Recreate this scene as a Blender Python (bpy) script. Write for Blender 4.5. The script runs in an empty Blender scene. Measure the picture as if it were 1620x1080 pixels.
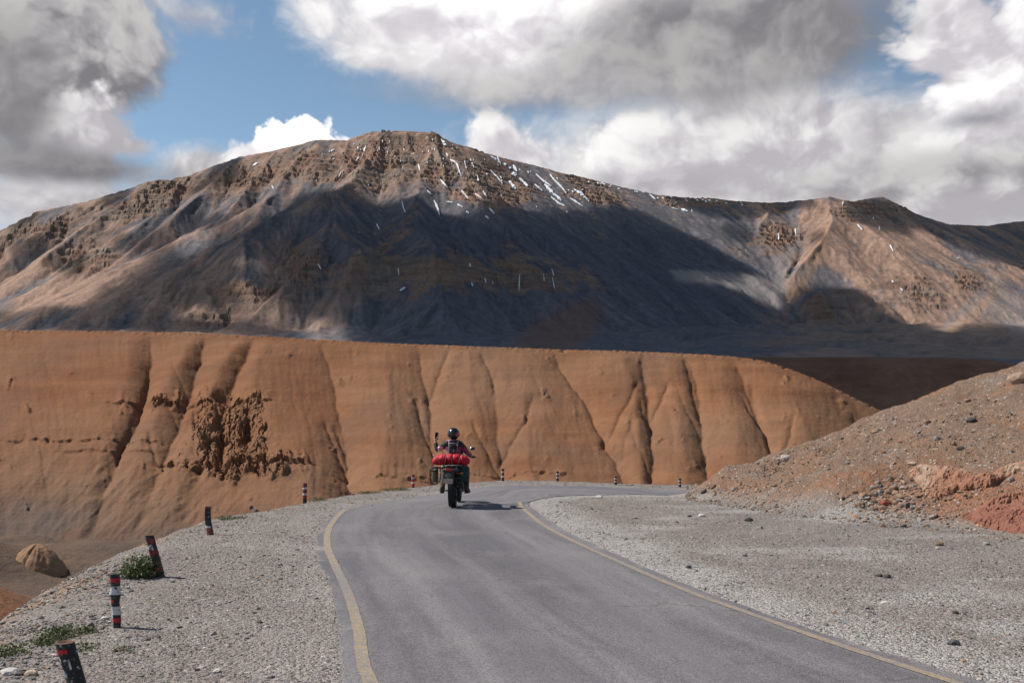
import bpy, bmesh, math, random
import numpy as np
from mathutils import Vector, Matrix

random.seed(7)
RNG = np.random.default_rng(11)
scn = bpy.context.scene
C = scn.collection

# ------------------------------------------------------------------ camera
F = 1575.0                       # focal length in photo pixels (35 mm lens)
HZ = 672.0                       # photo row of the horizon
EYE = 1.7
cd = bpy.data.cameras.new('camera')
cd.lens = 35.0
cd.sensor_width = 36.0
cd.shift_y = 132.0 / 1620.0
cd.clip_start = 0.1
cd.clip_end = 60000
cam = bpy.data.objects.new('camera', cd)
cam.location = (0, 0, EYE)
cam.rotation_euler = (math.radians(90), 0, 0)
C.objects.link(cam)
scn.camera = cam

# ------------------------------------------------------------------ light and exposure
SUN_EL = math.radians(48)
SUN_DIR = Vector((-0.962 * math.cos(SUN_EL), 0.272 * math.cos(SUN_EL), math.sin(SUN_EL))).normalized()
sd_ = bpy.data.lights.new('sun', 'SUN')
sd_.energy = 4.9
sd_.angle = math.radians(0.5)
sd_.color = (1.0, 0.95, 0.87)
sun = bpy.data.objects.new('sun', sd_)
sun.rotation_euler = SUN_DIR.to_track_quat('Z', 'Y').to_euler()
sun.location = (0, 0, 200)
C.objects.link(sun)

scn.view_settings.view_transform = 'Standard'
scn.view_settings.look = 'None'
scn.view_settings.exposure = 0.35
scn.view_settings.gamma = 1.0
scn.view_settings.use_curve_mapping = False
scn.cycles.transparent_max_bounces = 32
scn.cycles.max_bounces = 5
scn.cycles.diffuse_bounces = 2
scn.cycles.glossy_bounces = 2
scn.cycles.use_denoising = True
scn.cycles.use_adaptive_sampling = True
scn.cycles.adaptive_threshold = 0.02


# ------------------------------------------------------------------ node helpers
class NT:
    def __init__(self, tree):
        self.t = tree
        self.n = tree.nodes
        self.l = tree.links

    def put(self, sock, v):
        if v is None:
            return
        if isinstance(v, bpy.types.NodeSocket):
            self.l.new(v, sock)
        else:
            if isinstance(v, (tuple, list)) and len(v) == 3 and sock.type == 'RGBA':
                v = (*v, 1.0)
            sock.default_value = v

    def m(self, op, a, b=None, c=None, clamp=False):
        n = self.n.new('ShaderNodeMath')
        n.operation = op
        n.use_clamp = clamp
        self.put(n.inputs[0], a)
        self.put(n.inputs[1], b)
        self.put(n.inputs[2], c)
        return n.outputs[0]

    def vm(self, op, a, b=None, scale=None):
        n = self.n.new('ShaderNodeVectorMath')
        n.operation = op
        self.put(n.inputs[0], a)
        self.put(n.inputs[1], b)
        if scale is not None:
            self.put(n.inputs['Scale'], scale)
        return n.outputs['Value'] if op in ('DOT_PRODUCT', 'LENGTH', 'DISTANCE') else n.outputs['Vector']

    def mr(self, v, a, b, c=0.0, d=1.0, smooth=False):
        n = self.n.new('ShaderNodeMapRange')
        n.interpolation_type = 'SMOOTHSTEP' if smooth else 'LINEAR'
        n.clamp = True
        self.put(n.inputs['Value'], v)
        self.put(n.inputs['From Min'], a)
        self.put(n.inputs['From Max'], b)
        self.put(n.inputs['To Min'], c)
        self.put(n.inputs['To Max'], d)
        return n.outputs['Result']

    def mix(self, f, a, b, mode='MIX'):
        n = self.n.new('ShaderNodeMix')
        n.data_type = 'RGBA'
        n.blend_type = mode
        n.clamp_factor = True
        self.put(n.inputs['Factor'], f)
        self.put(n.inputs['A'] if False else n.inputs[6], a)
        self.put(n.inputs[7], b)
        return n.outputs[2]

    def noise(self, vec, scale, detail=4, rough=0.5, dist=0.0, typ='FBM', out='Fac'):
        n = self.n.new('ShaderNodeTexNoise')
        n.noise_type = typ
        self.put(n.inputs['Vector'], vec)
        self.put(n.inputs['Scale'], scale)
        n.inputs['Detail'].default_value = detail
        n.inputs['Roughness'].default_value = rough
        n.inputs['Distortion'].default_value = dist
        return n.outputs[out]

    def vor(self, vec, scale, feature='F1', detail=0.0, rough=0.5, rand=1.0, out='Distance', smooth=0.5):
        n = self.n.new('ShaderNodeTexVoronoi')
        n.feature = feature
        self.put(n.inputs['Vector'], vec)
        self.put(n.inputs['Scale'], scale)
        n.inputs['Detail'].default_value = detail
        n.inputs['Roughness'].default_value = rough
        n.inputs['Randomness'].default_value = rand
        if feature == 'SMOOTH_F1':
            n.inputs['Smoothness'].default_value = smooth
        return n.outputs[out]

    def attr(self, name, out='Fac'):
        n = self.n.new('ShaderNodeAttribute')
        n.attribute_name = name
        return n.outputs[out]

    def obj(self, out='Object'):
        return self.n.new('ShaderNodeTexCoord').outputs[out]

    def geo(self, out='Position'):
        return self.n.new('ShaderNodeNewGeometry').outputs[out]

    def mapping(self, vec, scale=(1, 1, 1), rot=(0, 0, 0), loc=(0, 0, 0)):
        n = self.n.new('ShaderNodeMapping')
        self.put(n.inputs['Vector'], vec)
        n.inputs['Scale'].default_value = scale
        n.inputs['Rotation'].default_value = rot
        n.inputs['Location'].default_value = loc
        return n.outputs[0]

    def bump(self, h, strength=0.5, dist=0.1):
        n = self.n.new('ShaderNodeBump')
        self.put(n.inputs['Height'], h)
        self.put(n.inputs['Strength'], strength)
        self.put(n.inputs['Distance'], dist)
        return n.outputs[0]

    def sep(self, v):
        n = self.n.new('ShaderNodeSeparateXYZ')
        self.put(n.inputs[0], v)
        return n.outputs

    def comb(self, x, y, z):
        n = self.n.new('ShaderNodeCombineXYZ')
        self.put(n.inputs[0], x)
        self.put(n.inputs[1], y)
        self.put(n.inputs[2], z)
        return n.outputs[0]


def material(name):
    m = bpy.data.materials.new(name)
    m.use_nodes = True
    nt = NT(m.node_tree)
    bs = m.node_tree.nodes['Principled BSDF']
    return m, nt, bs


def simple_mat(name, col, rough=0.6, metal=0.0, var=0.15, scale=30.0, spec=0.5, coat=0.0, bump=0.0):
    m, nt, bs = material(name)
    n = nt.noise(nt.obj(), scale, 4, 0.6)
    f = nt.mr(n, 0.3, 0.7)
    a = tuple(c * (1 - var) for c in col)
    b = tuple(min(1, c * (1 + var)) for c in col)
    nt.put(bs.inputs['Base Color'], nt.mix(f, a, b))
    bs.inputs['Roughness'].default_value = rough
    bs.inputs['Metallic'].default_value = metal
    bs.inputs['Specular IOR Level'].default_value = spec
    bs.inputs['Coat Weight'].default_value = coat
    if bump:
        nt.put(bs.inputs['Normal'], nt.bump(n, bump, 0.01))
    return m


# ------------------------------------------------------------------ sky
def build_world():
    w = bpy.data.worlds.new('World')
    scn.world = w
    w.use_nodes = True
    nt = NT(w.node_tree)
    for n in list(nt.n):
        nt.n.remove(n)
    out = nt.n.new('ShaderNodeOutputWorld')
    bg = nt.n.new('ShaderNodeBackground')
    nt.l.new(bg.outputs[0], out.inputs[0])
    sky = nt.n.new('ShaderNodeTexSky')
    sky.sky_type = 'NISHITA'
    sky.sun_disc = False
    sky.sun_elevation = SUN_EL
    sky.sun_rotation = math.atan2(SUN_DIR.x, SUN_DIR.y)
    sky.altitude = 4000
    sky.air_density = 1.0
    sky.dust_density = 0.6
    sky.ozone_density = 1.0
    S = 0.066
    K = 0.80
    bg.inputs['Strength'].default_value = S
    d = nt.vm('NORMALIZE', nt.obj('Generated'))
    x, y, z = nt.sep(d)
    az = nt.m('ARCTAN2', x, y)
    el = nt.m('ARCSINE', z)
    # cloud noises live on the sphere of directions
    ds = nt.mapping(d, scale=(1, 1, 1.25))
    warp = nt.noise(ds, 6.0, 4, 0.55, out='Color')
    ds2 = nt.vm('ADD', ds, nt.vm('SCALE', nt.vm('SUBTRACT', warp, (0.5, 0.5, 0.5)), scale=0.10))
    fb = nt.noise(ds2, 5.0, 8, 0.55)
    vo = nt.vor(ds2, 11.0, 'F1', detail=4.0, rough=0.6)
    off = nt.vm('ADD', ds2, (-0.016, 0.0, 0.022))
    fbo = nt.noise(off, 5.0, 6, 0.55)
    voo = nt.vor(off, 11.0, 'F1', detail=3.0, rough=0.6)
    puff = nt.m('SUBTRACT', 0.5, vo)                        # cauliflower heads
    soft = nt.m('SUBTRACT', fb, 0.5)
    rel_soft = nt.m('SUBTRACT', fb, fbo)
    rel_puff = nt.m('SUBTRACT', voo, vo)
    fine = nt.m('SUBTRACT', nt.noise(ds2, 34.0, 4, 0.6), 0.5)

    col = nt.vm('SCALE', sky.outputs[0], scale=1.0)
    # deeper polarised blue of high altitude
    col = nt.mix(1.0, col, (1.95, 1.95, 1.64), 'MULTIPLY')

    def layer(col, cx, cy, rx, ry, dark, light, puffy=0.5, amp=0.6, soften=0.25, L=(-0.35, 0.8),
              relief=2.0, alpha=1.0, bias=0.0, tint=(1.0, 1.0, 1.0)):
        a0 = math.atan((cx - 810) / F)
        e0 = math.atan((HZ - cy) / F * math.cos(a0))
        rx, ry = rx / F, ry / F
        u = nt.m('MULTIPLY', nt.m('SUBTRACT', az, a0), 1 / rx)
        v = nt.m('MULTIPLY', nt.m('SUBTRACT', el, e0), 1 / ry)
        e = nt.m('SQRT', nt.m('ADD', nt.m('MULTIPLY', u, u), nt.m('MULTIPLY', v, v)))
        nz = nt.m('ADD', nt.m('MULTIPLY', soft, 2.6 * (1 - puffy)), nt.m('MULTIPLY', puff, 1.5 * puffy))
        nz = nt.m('MULTIPLY_ADD', fine, 0.35, nz)
        q = nt.m('MULTIPLY_ADD', nz, -amp, e)
        a = nt.mr(q, 1.0 + soften, 1.0 - soften, 0.0, alpha, True)
        s = nt.m('MULTIPLY_ADD', u, L[0] * 0.5, 0.5 + bias)
        s = nt.m('MULTIPLY_ADD', v, L[1] * 0.5, s)
        s = nt.m('MULTIPLY_ADD', rel_soft, relief * 1.3 * (1 - puffy) + 0.2, s)
        s = nt.m('MULTIPLY_ADD', rel_puff, relief * 0.9 * puffy, s)
        s = nt.m('MULTIPLY_ADD', soft, 0.7, s)
        lum = nt.mr(s, 0.0, 1.0, dark * K / S, light * K / S, True)
        cool = nt.mix(nt.mr(s, 0.0, 1.0), (0.975, 0.93, 1.0), (1.0, 0.985, 0.965))
        lc = nt.vm('MULTIPLY', cool, nt.comb(nt.m('MULTIPLY', lum, tint[0]), nt.m('MULTIPLY', lum, tint[1]), nt.m('MULTIPLY', lum, tint[2])))
        return nt.mix(a, col, lc)

    # broken cloud outside the view, kept sparse and dim to lower the ambient light
    front = nt.m('MULTIPLY', nt.mr(nt.m('ABSOLUTE', az), 0.5, 0.72, 1.0, 0.0, True), nt.mr(el, 0.42, 0.52, 1.0, 0.0, True))
    big = nt.noise(ds, 2.4, 5, 0.55)
    cov = nt.mr(nt.m('MULTIPLY_ADD', puff, 0.25, big), 0.50, 0.64, 0.0, 0.95, True)
    cov = nt.m('MULTIPLY', cov, nt.m('SUBTRACT', 1.0, front))
    lum = nt.mr(nt.m('MULTIPLY_ADD', rel_soft, 3.0, big), 0.40, 0.75, 0.50 / S, 0.13 / S)
    col = nt.mix(cov, col, nt.comb(lum, nt.m('MULTIPLY', lum, 0.98), lum))
    # pale veil low over the mountain
    veil = nt.m('MULTIPLY', nt.mr(el, 0.12, 0.34, 0.55, 0.0, True), nt.mr(fb, 0.35, 0.6))
    col = nt.mix(veil, col, (0.42 / S, 0.44 / S, 0.48 / S))

    for args in SKY_LAYERS:
        kw = dict(args[6]) if len(args) > 6 else {}
        col = layer(col, *args[:6], **kw)
    nt.put(bg.inputs['Color'], col)
    w.cycles.sampling_method = 'MANUAL'
    w.cycles.sample_map_resolution = 512


SKY_LAYERS = [
    # low cloud on the left, behind the ridge
    (120, 330, 360, 84, 0.46, 0.80, dict(puffy=0.5, amp=0.5, soften=0.45, relief=1.4)),
    (330, 262, 130, 50, 0.42, 0.82, dict(puffy=0.6, amp=0.5, soften=0.30)),
    # bank on the right
    (1270, 290, 620, 165, 0.46, 0.80, dict(puffy=0.5, amp=0.30, soften=0.25, relief=1.8)),
    (800, 250, 125, 82, 0.58, 0.95, dict(puffy=0.85, amp=0.50, soften=0.16, relief=1.3)),
    (1030, 235, 170, 80, 0.60, 0.98, dict(puffy=0.85, amp=0.50, soften=0.16, relief=1.3)),
    (1200, 225, 220, 105, 0.50, 0.84, dict(puffy=0.7, amp=0.45, soften=0.3, relief=1.5)),
    (1550, 100, 215, 165, 0.60, 1.05, dict(puffy=0.85, amp=0.40, soften=0.12, relief=1.5)),
    (1480, 285, 260, 58, 0.30, 0.58, dict(puffy=0.5, amp=0.7, soften=0.5)),
    (1540, 325, 150, 44, 0.46, 0.72, dict(puffy=0.6, amp=0.6, soften=0.4)),
    (1530, 190, 120, 32, 0.22, 0.40, dict(puffy=0.6, amp=0.9, soften=0.40, alpha=0.85, tint=(0.94, 0.97, 1.08))),
    # white heads behind the summit ridge
    (480, 246, 150, 66, 1.00, 1.25, dict(puffy=0.9, amp=0.40, soften=0.06, relief=0.9, bias=0.2)),
    (385, 250, 70, 50, 0.62, 1.05, dict(puffy=0.9, amp=0.45, soften=0.14, relief=1.0, bias=0.0)),
    # left cloud
    (310, 22, 140, 52, 0.46, 0.74, dict(puffy=0.5, amp=1.1, soften=0.5, alpha=0.85)),
    (50, 60, 255, 185, 0.22, 0.56, dict(puffy=0.6, amp=0.42, soften=0.17, L=(0.25, 0.9))),
    (140, 205, 140, 88, 0.48, 0.98, dict(puffy=0.9, amp=0.42, soften=0.14, L=(-0.1, 0.9), relief=1.5)),
    (205, 232, 95, 44, 0.46, 0.92, dict(puffy=0.9, amp=0.45, soften=0.18, L=(-0.1, 0.9), relief=1.4)),
    (110, 262, 225, 32, 0.22, 0.42, dict(puffy=0.4, amp=0.6, soften=0.45)),
    (0, 165, 105, 115, 0.23, 0.38, dict(puffy=0.4, amp=0.5, soften=0.45)),
    # great cloud overhead
    (905, 30, 505, 126, 0.44, 0.86, dict(puffy=0.5, amp=0.28, soften=0.14, L=(-0.8, 0.4), relief=0.6)),
    (770, 5, 270, 100, 0.66, 1.25, dict(puffy=0.4, amp=0.40, soften=0.5, L=(-0.1, 0.9), bias=0.1)),
    (1150, 70, 290, 94, 0.23, 0.44, dict(puffy=0.45, amp=0.36, soften=0.34, L=(-0.6, -0.3))),
    (860, 146, 280, 30, 0.34, 0.52, dict(puffy=0.4, amp=0.5, soften=0.6, alpha=0.7)),
]

build_world()


# ------------------------------------------------------------------ numpy noise
def _h(ix, iy, seed):
    h = (ix.astype(np.int64) * 374761393 + iy.astype(np.int64) * 668265263 + seed * 974634777) & 0xFFFFFFFF
    h = ((h ^ (h >> 13)) * 1274126177) & 0xFFFFFFFF
    h = ((h ^ (h >> 15)) * 2246822519) & 0xFFFFFFFF
    return ((h ^ (h >> 16)) & 0xFFFFFF) / float(0x1000000)


def perlin(x, y, seed=0):
    x0 = np.floor(x)
    y0 = np.floor(y)
    fx = x - x0
    fy = y - y0
    u = fx * fx * fx * (fx * (fx * 6 - 15) + 10)
    v = fy * fy * fy * (fy * (fy * 6 - 15) + 10)

    def g(dx, dy):
        a = _h(x0 + dx, y0 + dy, seed) * 2 * np.pi
        return np.cos(a) * (fx - dx) + np.sin(a) * (fy - dy)
    a = g(0, 0)
    b = g(1, 0)
    c = g(0, 1)
    d = g(1, 1)
    return ((a + (b - a) * u) * (1 - v) + (c + (d - c) * u) * v) * 1.5


def fbm(x, y, octv=5, seed=0, gain=0.5, lac=2.03):
    s = 0.0
    a = 1.0
    t = 0.0
    for i in range(octv):
        s = s + a * perlin(x + i * 17.3, y - i * 9.1, seed + i)
        t += a
        a *= gain
        x = x * lac
        y = y * lac
    return s / t


def ridged(x, y, octv=5, seed=0, gain=0.5):
    s = 0.0
    a = 1.0
    t = 0.0
    for i in range(octv):
        n = 1 - np.abs(perlin(x + i * 7.7, y + i * 3.1, seed + i)) * 1.6
        s = s + a * n
        t += a
        a *= gain
        x = x * 2.07
        y = y * 2.07
    return s / t


def worley(x, y, seed=0):
    x0 = np.floor(x)
    y0 = np.floor(y)
    f1 = np.full(x.shape, 9.0)
    f2 = np.full(x.shape, 9.0)
    cid = np.zeros(x.shape)
    for i in (-1, 0, 1):
        for j in (-1, 0, 1):
            cx = x0 + i
            cy = y0 + j
            px = cx + _h(cx, cy, seed)
            py = cy + _h(cx, cy, seed + 101)
            d = np.hypot(px - x, py - y)
            cl = d < f1
            f2 = np.where(cl, f1, np.minimum(f2, d))
            cid = np.where(cl, _h(cx, cy, seed + 202), cid)
            f1 = np.where(cl, d, f1)
    return f1, f2, cid


def erosion(x, y, gx, gy, freq, octv=4, seed=0, gain=0.5, gstr=1.0):
    """gullies that run down the slope (gx, gy)"""
    h = np.zeros_like(x)
    a = 1.0
    for o in range(octv):
        L = np.hypot(gx, gy) + 1e-6
        sx, sy = -gy / L, gx / L
        px, py = x * freq, y * freq
        x0, y0 = np.floor(px), np.floor(py)
        cs = np.zeros_like(x)
        sn = np.zeros_like(x)
        ws = np.zeros_like(x)
        for i in (-1, 0, 1):
            for j in (-1, 0, 1):
                cx, cy = x0 + i, y0 + j
                vx = px - cx - 0.15 - 0.7 * _h(cx, cy, seed + o * 31)
                vy = py - cy - 0.15 - 0.7 * _h(cx, cy, seed + 500 + o * 31)
                w = np.exp(-2.2 * (vx * vx + vy * vy))
                ph = (vx * sx + vy * sy) * 2 * np.pi * 1.15
                cs += np.cos(ph) * w
                sn += np.sin(ph) * w
                ws += w
        cs /= ws
        sn /= ws
        st = np.clip(L * 2.0, 0, 1)
        h += a * cs * st
        gx = gx - sn * sx * a * gstr * st
        gy = gy - sn * sy * a * gstr * st
        a *= gain
        freq *= 2.0
    return h


def smax(a, b, k):
    h = np.clip(0.5 + 0.5 * (a - b) / k, 0, 1)
    return b + (a - b) * h + k * h * (1 - h)


def smin(a, b, k):
    return -smax(-a, -b, k)


def sstep(a, b, x):
    t = np.clip((x - a) / (b - a), 0, 1)
    return t * t * (3 - 2 * t)


def poly_dist(x, y, pts):
    """distance to a polyline, signed by side (positive to its left), and the 3rd coordinate interpolated"""
    best = np.full(x.shape, 1e18)
    sgn = np.ones(x.shape)
    val = np.zeros(x.shape)
    for p, q in zip(pts[:-1], pts[1:]):
        dx, dy = q[0] - p[0], q[1] - p[1]
        L2 = dx * dx + dy * dy
        t = np.clip(((x - p[0]) * dx + (y - p[1]) * dy) / L2, 0, 1)
        ex = x - (p[0] + t * dx)
        ey = y - (p[1] + t * dy)
        d = ex * ex + ey * ey
        m = d < best
        best = np.where(m, d, best)
        sgn = np.where(m, np.sign(dx * ey - dy * ex + 1e-12), sgn)
        if len(p) > 2:
            val = np.where(m, p[2] + t * (q[2] - p[2]), val)
    return np.sqrt(best), sgn, val


def catmull(pts, n):
    pts = np.array(pts, float)
    P = np.vstack([2 * pts[0] - pts[1], pts, 2 * pts[-1] - pts[-2]])
    k = len(pts) - 1
    t = np.linspace(0, k, n)
    i = np.minimum(t.astype(int), k - 1)
    f = (t - i)[:, None]
    p0, p1, p2, p3 = P[i], P[i + 1], P[i + 2], P[i + 3]
    return 0.5 * (2 * p1 + (p2 - p0) * f + (2 * p0 - 5 * p1 + 4 * p2 - p3) * f ** 2 + (3 * p1 - p0 - 3 * p2 + p3) * f ** 3)


def unproj(px, py, d):
    return ((px - 810) / F * d, d, EYE + (HZ - py) / F * d)


def gnd(px, py, z=0.0):
    """point of the road plane seen at a photo pixel"""
    d = F * (EYE - z) / (py - HZ)
    return ((px - 810) / F * d, d)


# ------------------------------------------------------------------ mesh helpers
def mesh_np(name, V, Fc, mat=None, smooth=True, attrs=None, parent=None, kind=None, link=True):
    me = bpy.data.meshes.new(name)
    V = np.asarray(V, np.float32)
    Fc = np.asarray(Fc, np.int32)
    k = Fc.shape[1]
    me.vertices.add(len(V))
    me.vertices.foreach_set('co', V.ravel())
    me.loops.add(Fc.size)
    me.loops.foreach_set('vertex_index', Fc.ravel())
    me.polygons.add(len(Fc))
    me.polygons.foreach_set('loop_start', np.arange(0, Fc.size, k, dtype=np.int32))
    me.polygons.foreach_set('loop_total', np.full(len(Fc), k, np.int32))
    me.polygons.foreach_set('use_smooth', np.full(len(Fc), smooth) if isinstance(smooth, bool) else np.asarray(smooth, bool))
    for an, av in (attrs or {}).items():
        av = np.asarray(av, np.float32)
        if av.ndim == 1:
            a = me.attributes.new(an, 'FLOAT', 'POINT')
            a.data.foreach_set('value', av)
        else:
            a = me.attributes.new(an, 'FLOAT_VECTOR', 'POINT')
            a.data.foreach_set('vector', av.ravel())
    me.update(calc_edges=True)
    me.validate()
    if mat:
        me.materials.append(mat)
    if not link:
        return me
    o = bpy.data.objects.new(name, me)
    C.objects.link(o)
    if parent:
        o.parent = parent
    if kind:
        o['kind'] = kind
    return o


def grid_faces(nr, nc, keep=None):
    i = np.arange(nr - 1)[:, None] * nc + np.arange(nc - 1)[None, :]
    f = np.stack([i, i + 1, i + nc + 1, i + nc], -1).reshape(-1, 4)
    if keep is not None:
        f = f[keep.reshape(-1)]
    return f


def in_poly(x, y, poly):
    c = np.zeros(x.shape, bool)
    n = len(poly)
    for i in range(n):
        x1, y1 = poly[i]
        x2, y2 = poly[(i + 1) % n]
        if y1 == y2:
            continue
        m = ((y1 > y) != (y2 > y)) & (x < (x2 - x1) * (y - y1) / (y2 - y1) + x1)
        c ^= m
    return c


def blur(a, s):
    r = int(3 * s) + 1
    k = np.exp(-0.5 * (np.arange(-r, r + 1) / s) ** 2)
    k /= k.sum()
    for ax in (0, 1):
        p = np.pad(a, [(r, r) if i == ax else (0, 0) for i in (0, 1)], mode='edge')
        a = sum(k[j] * np.take(p, np.arange(j, j + a.shape[ax]), axis=ax) for j in range(2 * r + 1))
    return a


def bil(a, x, y):
    """bilinear sample of raster a[row, col] at col x, row y"""
    x = np.clip(x, 0, a.shape[1] - 1.001)
    y = np.clip(y, 0, a.shape[0] - 1.001)
    i = x.astype(int)
    j = y.astype(int)
    fx = x - i
    fy = y - j
    return (a[j, i] * (1 - fx) + a[j, i + 1] * fx) * (1 - fy) + (a[j + 1, i] * (1 - fx) + a[j + 1, i + 1] * fx) * fy


# ------------------------------------------------------------------ mountain
def build_mountain():
    NC, NR = 1120, 420
    us = np.linspace(-0.72, 0.72, NC)
    ys = np.concatenate([np.linspace(900, 2600, 50, endpoint=False), np.linspace(2600, 6700, 340, endpoint=False), np.linspace(6700, 9000, 30)])
    U, Y = np.meshgrid(us, ys)
    X = U * Y
    wx = X + 160 * fbm(X / 700, Y / 700, 4, 3) + 35 * fbm(X / 140, Y / 140, 3, 5)
    wy = Y + 160 * fbm(X / 700 + 50, Y / 700, 4, 4) + 35 * fbm(X / 140, Y / 140 + 30, 3, 6)
    # base: bench that rises towards the mountain
    z = np.interp(Y, [900, 1500, 2500, 3500, 4500, 9000], [40, 92, 205, 340, 430, 500]) + 22 * fbm(X / 420, Y / 420, 4, 9) + 42 * (ridged(X / 700 + 0.3 * Y / 700, Y / 420, 4, 12) - 0.55) * sstep(1400, 2000, Y)
    R = lambda *p: [unproj(*q) for q in p]
    crest = R((-420, 470, 3900), (-200, 420, 4200), (0, 365, 4500), (60, 335, 4560), (120, 322, 4620), (180, 305, 4660), (235, 287, 4700), (290, 282, 4740),
              (340, 262, 4780), (380, 248, 4820), (430, 240, 4870), (500, 222, 4920), (550, 222, 4960), (596, 207, 5000), (685, 209, 5060),
              (720, 227, 5100), (800, 250, 5200), (900, 275, 5320), (960, 290, 5420), (1040, 308, 5520), (1160, 318, 5700), (1240, 319, 5700),
              (1310, 311, 5640), (1345, 319, 5720), (1395, 311, 5800), (1440, 334, 5900), (1500, 355, 6050), (1560, 357, 6200), (1620, 349, 6350),
              (1800, 330, 6600), (2050, 345, 6900))
    cpx = np.array([810 + F * p[0] / p[1] for p in crest])
    cdp = np.array([p[1] for p in crest])
    czp = np.array([p[2] for p in crest])

    def SP(*pts):
        """spur points: photo pixel and how many metres they stand in front of the main flank"""
        out = []
        for px, py, off in pts:
            dcr = np.interp(px, cpx, cdp)
            zcr = np.interp(px, cpx, czp)
            sl = (HZ - py) / F
            dd = (zcr - 0.6 * dcr - EYE) / (sl - 0.6)
            out.append(unproj(px, py, min(dd, dcr) - off))
        return out
    spurs = [
        (crest, 0.60),
        # steep cap of the summit
        ([unproj(590, 214, 4880), unproj(604, 209, 4900), unproj(640, 208.5, 4905), unproj(684, 210, 4930), unproj(700, 217, 4960)], 1.15),
        (SP((684, 211, 60), (690, 245, 90), (704, 290, 120), (742, 340, 130)), 0.75),
        (SP((604, 211, 60), (585, 250, 90), (560, 285, 120)), 0.75),
        (SP((720, 228, 0), (760, 290, 80), (800, 335, 110)), 0.62),
        (SP((850, 264, 0), (900, 330, 70), (960, 385, 120)), 0.62),
        (SP((500, 223, 0), (450, 280, 70), (420, 320, 90)), 0.62),
        (SP((300, 281, 0), (255, 330, 70), (200, 372, 80)), 0.62),
        (SP((120, 323, 0), (70, 372, 60), (20, 410, 80)), 0.62),
        (SP((1060, 310, 0), (1130, 360, 60), (1185, 400, 70)), 0.62),
        (SP((1230, 320, 0), (1205, 350, 50), (1190, 375, 60)), 0.62),
        (SP((1450, 336, 0), (1520, 380, 70), (1600, 425, 80)), 0.62),
        # dark buttress in front of the summit and its long left arm
        (SP((600, 222, 0), (575, 262, 60), (545, 299, 190), (500, 311, 230), (440, 336, 240), (380, 366, 240), (300, 406, 220), (215, 448, 180), (130, 490, 120)), 0.62),
        (SP((545, 299, 190), (530, 350, 230), (500, 400, 230), (455, 445, 210), (400, 500, 160)), 0.55),
        (SP((680, 215, 0), (668, 280, 60), (660, 318, 110), (668, 360, 170), (690, 394, 300), (700, 470, 250)), 0.62),
        (SP((530, 372, 260), (580, 398, 230), (632, 424, 120), (690, 394, 300), (760, 408, 280), (840, 424, 250), (920, 446, 200)), 0.85),
        (SP((800, 252, 10), (830, 330, 80), (880, 400, 160), (960, 460, 220), (1060, 515, 200)), 0.56),
        # straight right arm
        (SP((955, 291, 10), (1050, 345, 130), (1130, 397, 200), (1200, 440, 240), (1260, 486, 220), (1340, 526, 160)), 0.56),
        (SP((880, 480, 260), (935, 470, 300), (960, 500, 260)), 0.5),
        # right-hand spurs
        (SP((1310, 312, 5), (1314, 350, 90), (1300, 385, 130), (1250, 440, 100)), 0.58),
        (SP((1314, 350, 90), (1345, 395, 150), (1405, 455, 170), (1475, 522, 120)), 0.58),
        (SP((1395, 312, 5), (1450, 360, 100), (1520, 405, 180), (1575, 442, 230), (1525, 515, 200)), 0.58),
        (SP((1500, 356, 10), (1580, 410, 130), (1680, 470, 150)), 0.55),
        (SP((1258, 470, 160), (1290, 458, 260), (1335, 456, 280), (1385, 478, 250), (1450, 508, 180)), 0.80),
        # left-hand spurs
        (SP((380, 249, 5), (330, 300, 90), (250, 362, 140), (180, 420, 150), (90, 465, 100)), 0.56),
        (SP((235, 288, 5), (150, 350, 80), (60, 415, 120), (-30, 458, 90)), 0.56),
        (SP((440, 241, 5), (400, 290, 70), (350, 345, 90)), 0.56),
        (SP((0, 366, 5), (-80, 420, 90), (-200, 470, 80)), 0.56),
    ]
    zr = np.full(X.shape, -1e9)
    for pts, sl in spurs:
        d, _, v = poly_dist(wx * 0.22 + X * 0.78, wy * 0.22 + Y * 0.78, pts)
        h = v - sl * d
        zr = smax(h, zr, 9.0)
    # the crest itself stays where it is seen
    z = smax(zr, z, 35.0)

    def grad(z):
        zu = np.gradient(z, us, axis=1)
        zy = np.gradient(z, ys, axis=0)
        gx = zu / Y
        return gx, zy - gx * U
    gx, gy = grad(z)
    for _ in range(1):
        gx = blur(gx, 3)
        gy = blur(gy, 3)
    L = np.hypot(gx, gy)
    dc, _, _ = poly_dist(X, Y, crest)
    away = sstep(0, 160, dc)
    PX = 810 + F * U
    PY = HZ - F * (z - EYE) / Y
    er = erosion(X, Y, gx, gy, 1 / 300.0, 4, 21, 0.5, 0.35)
    er2 = erosion(wx, wy, gx, gy, 1 / 85.0, 3, 41, 0.6, 0.45)
    er3 = erosion(wx, wy, gx + 0.5 * (er2 * 0), gy, 1 / 34.0, 3, 51, 0.6, 0.5)
    z = z + er * 9 * (0.2 + 0.8 * away) * np.clip(L * 2.2, 0, 1)
    # rock bands
    def zone(cx, cy, rx, ry, ang=0.0):
        ca, sa = math.cos(ang), math.sin(ang)
        a = ((PX - cx) * ca + (PY - cy) * sa) / rx
        b = (-(PX - cx) * sa + (PY - cy) * ca) / ry
        return np.exp(-(a * a + b * b))
    rk = np.zeros_like(z)
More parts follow.
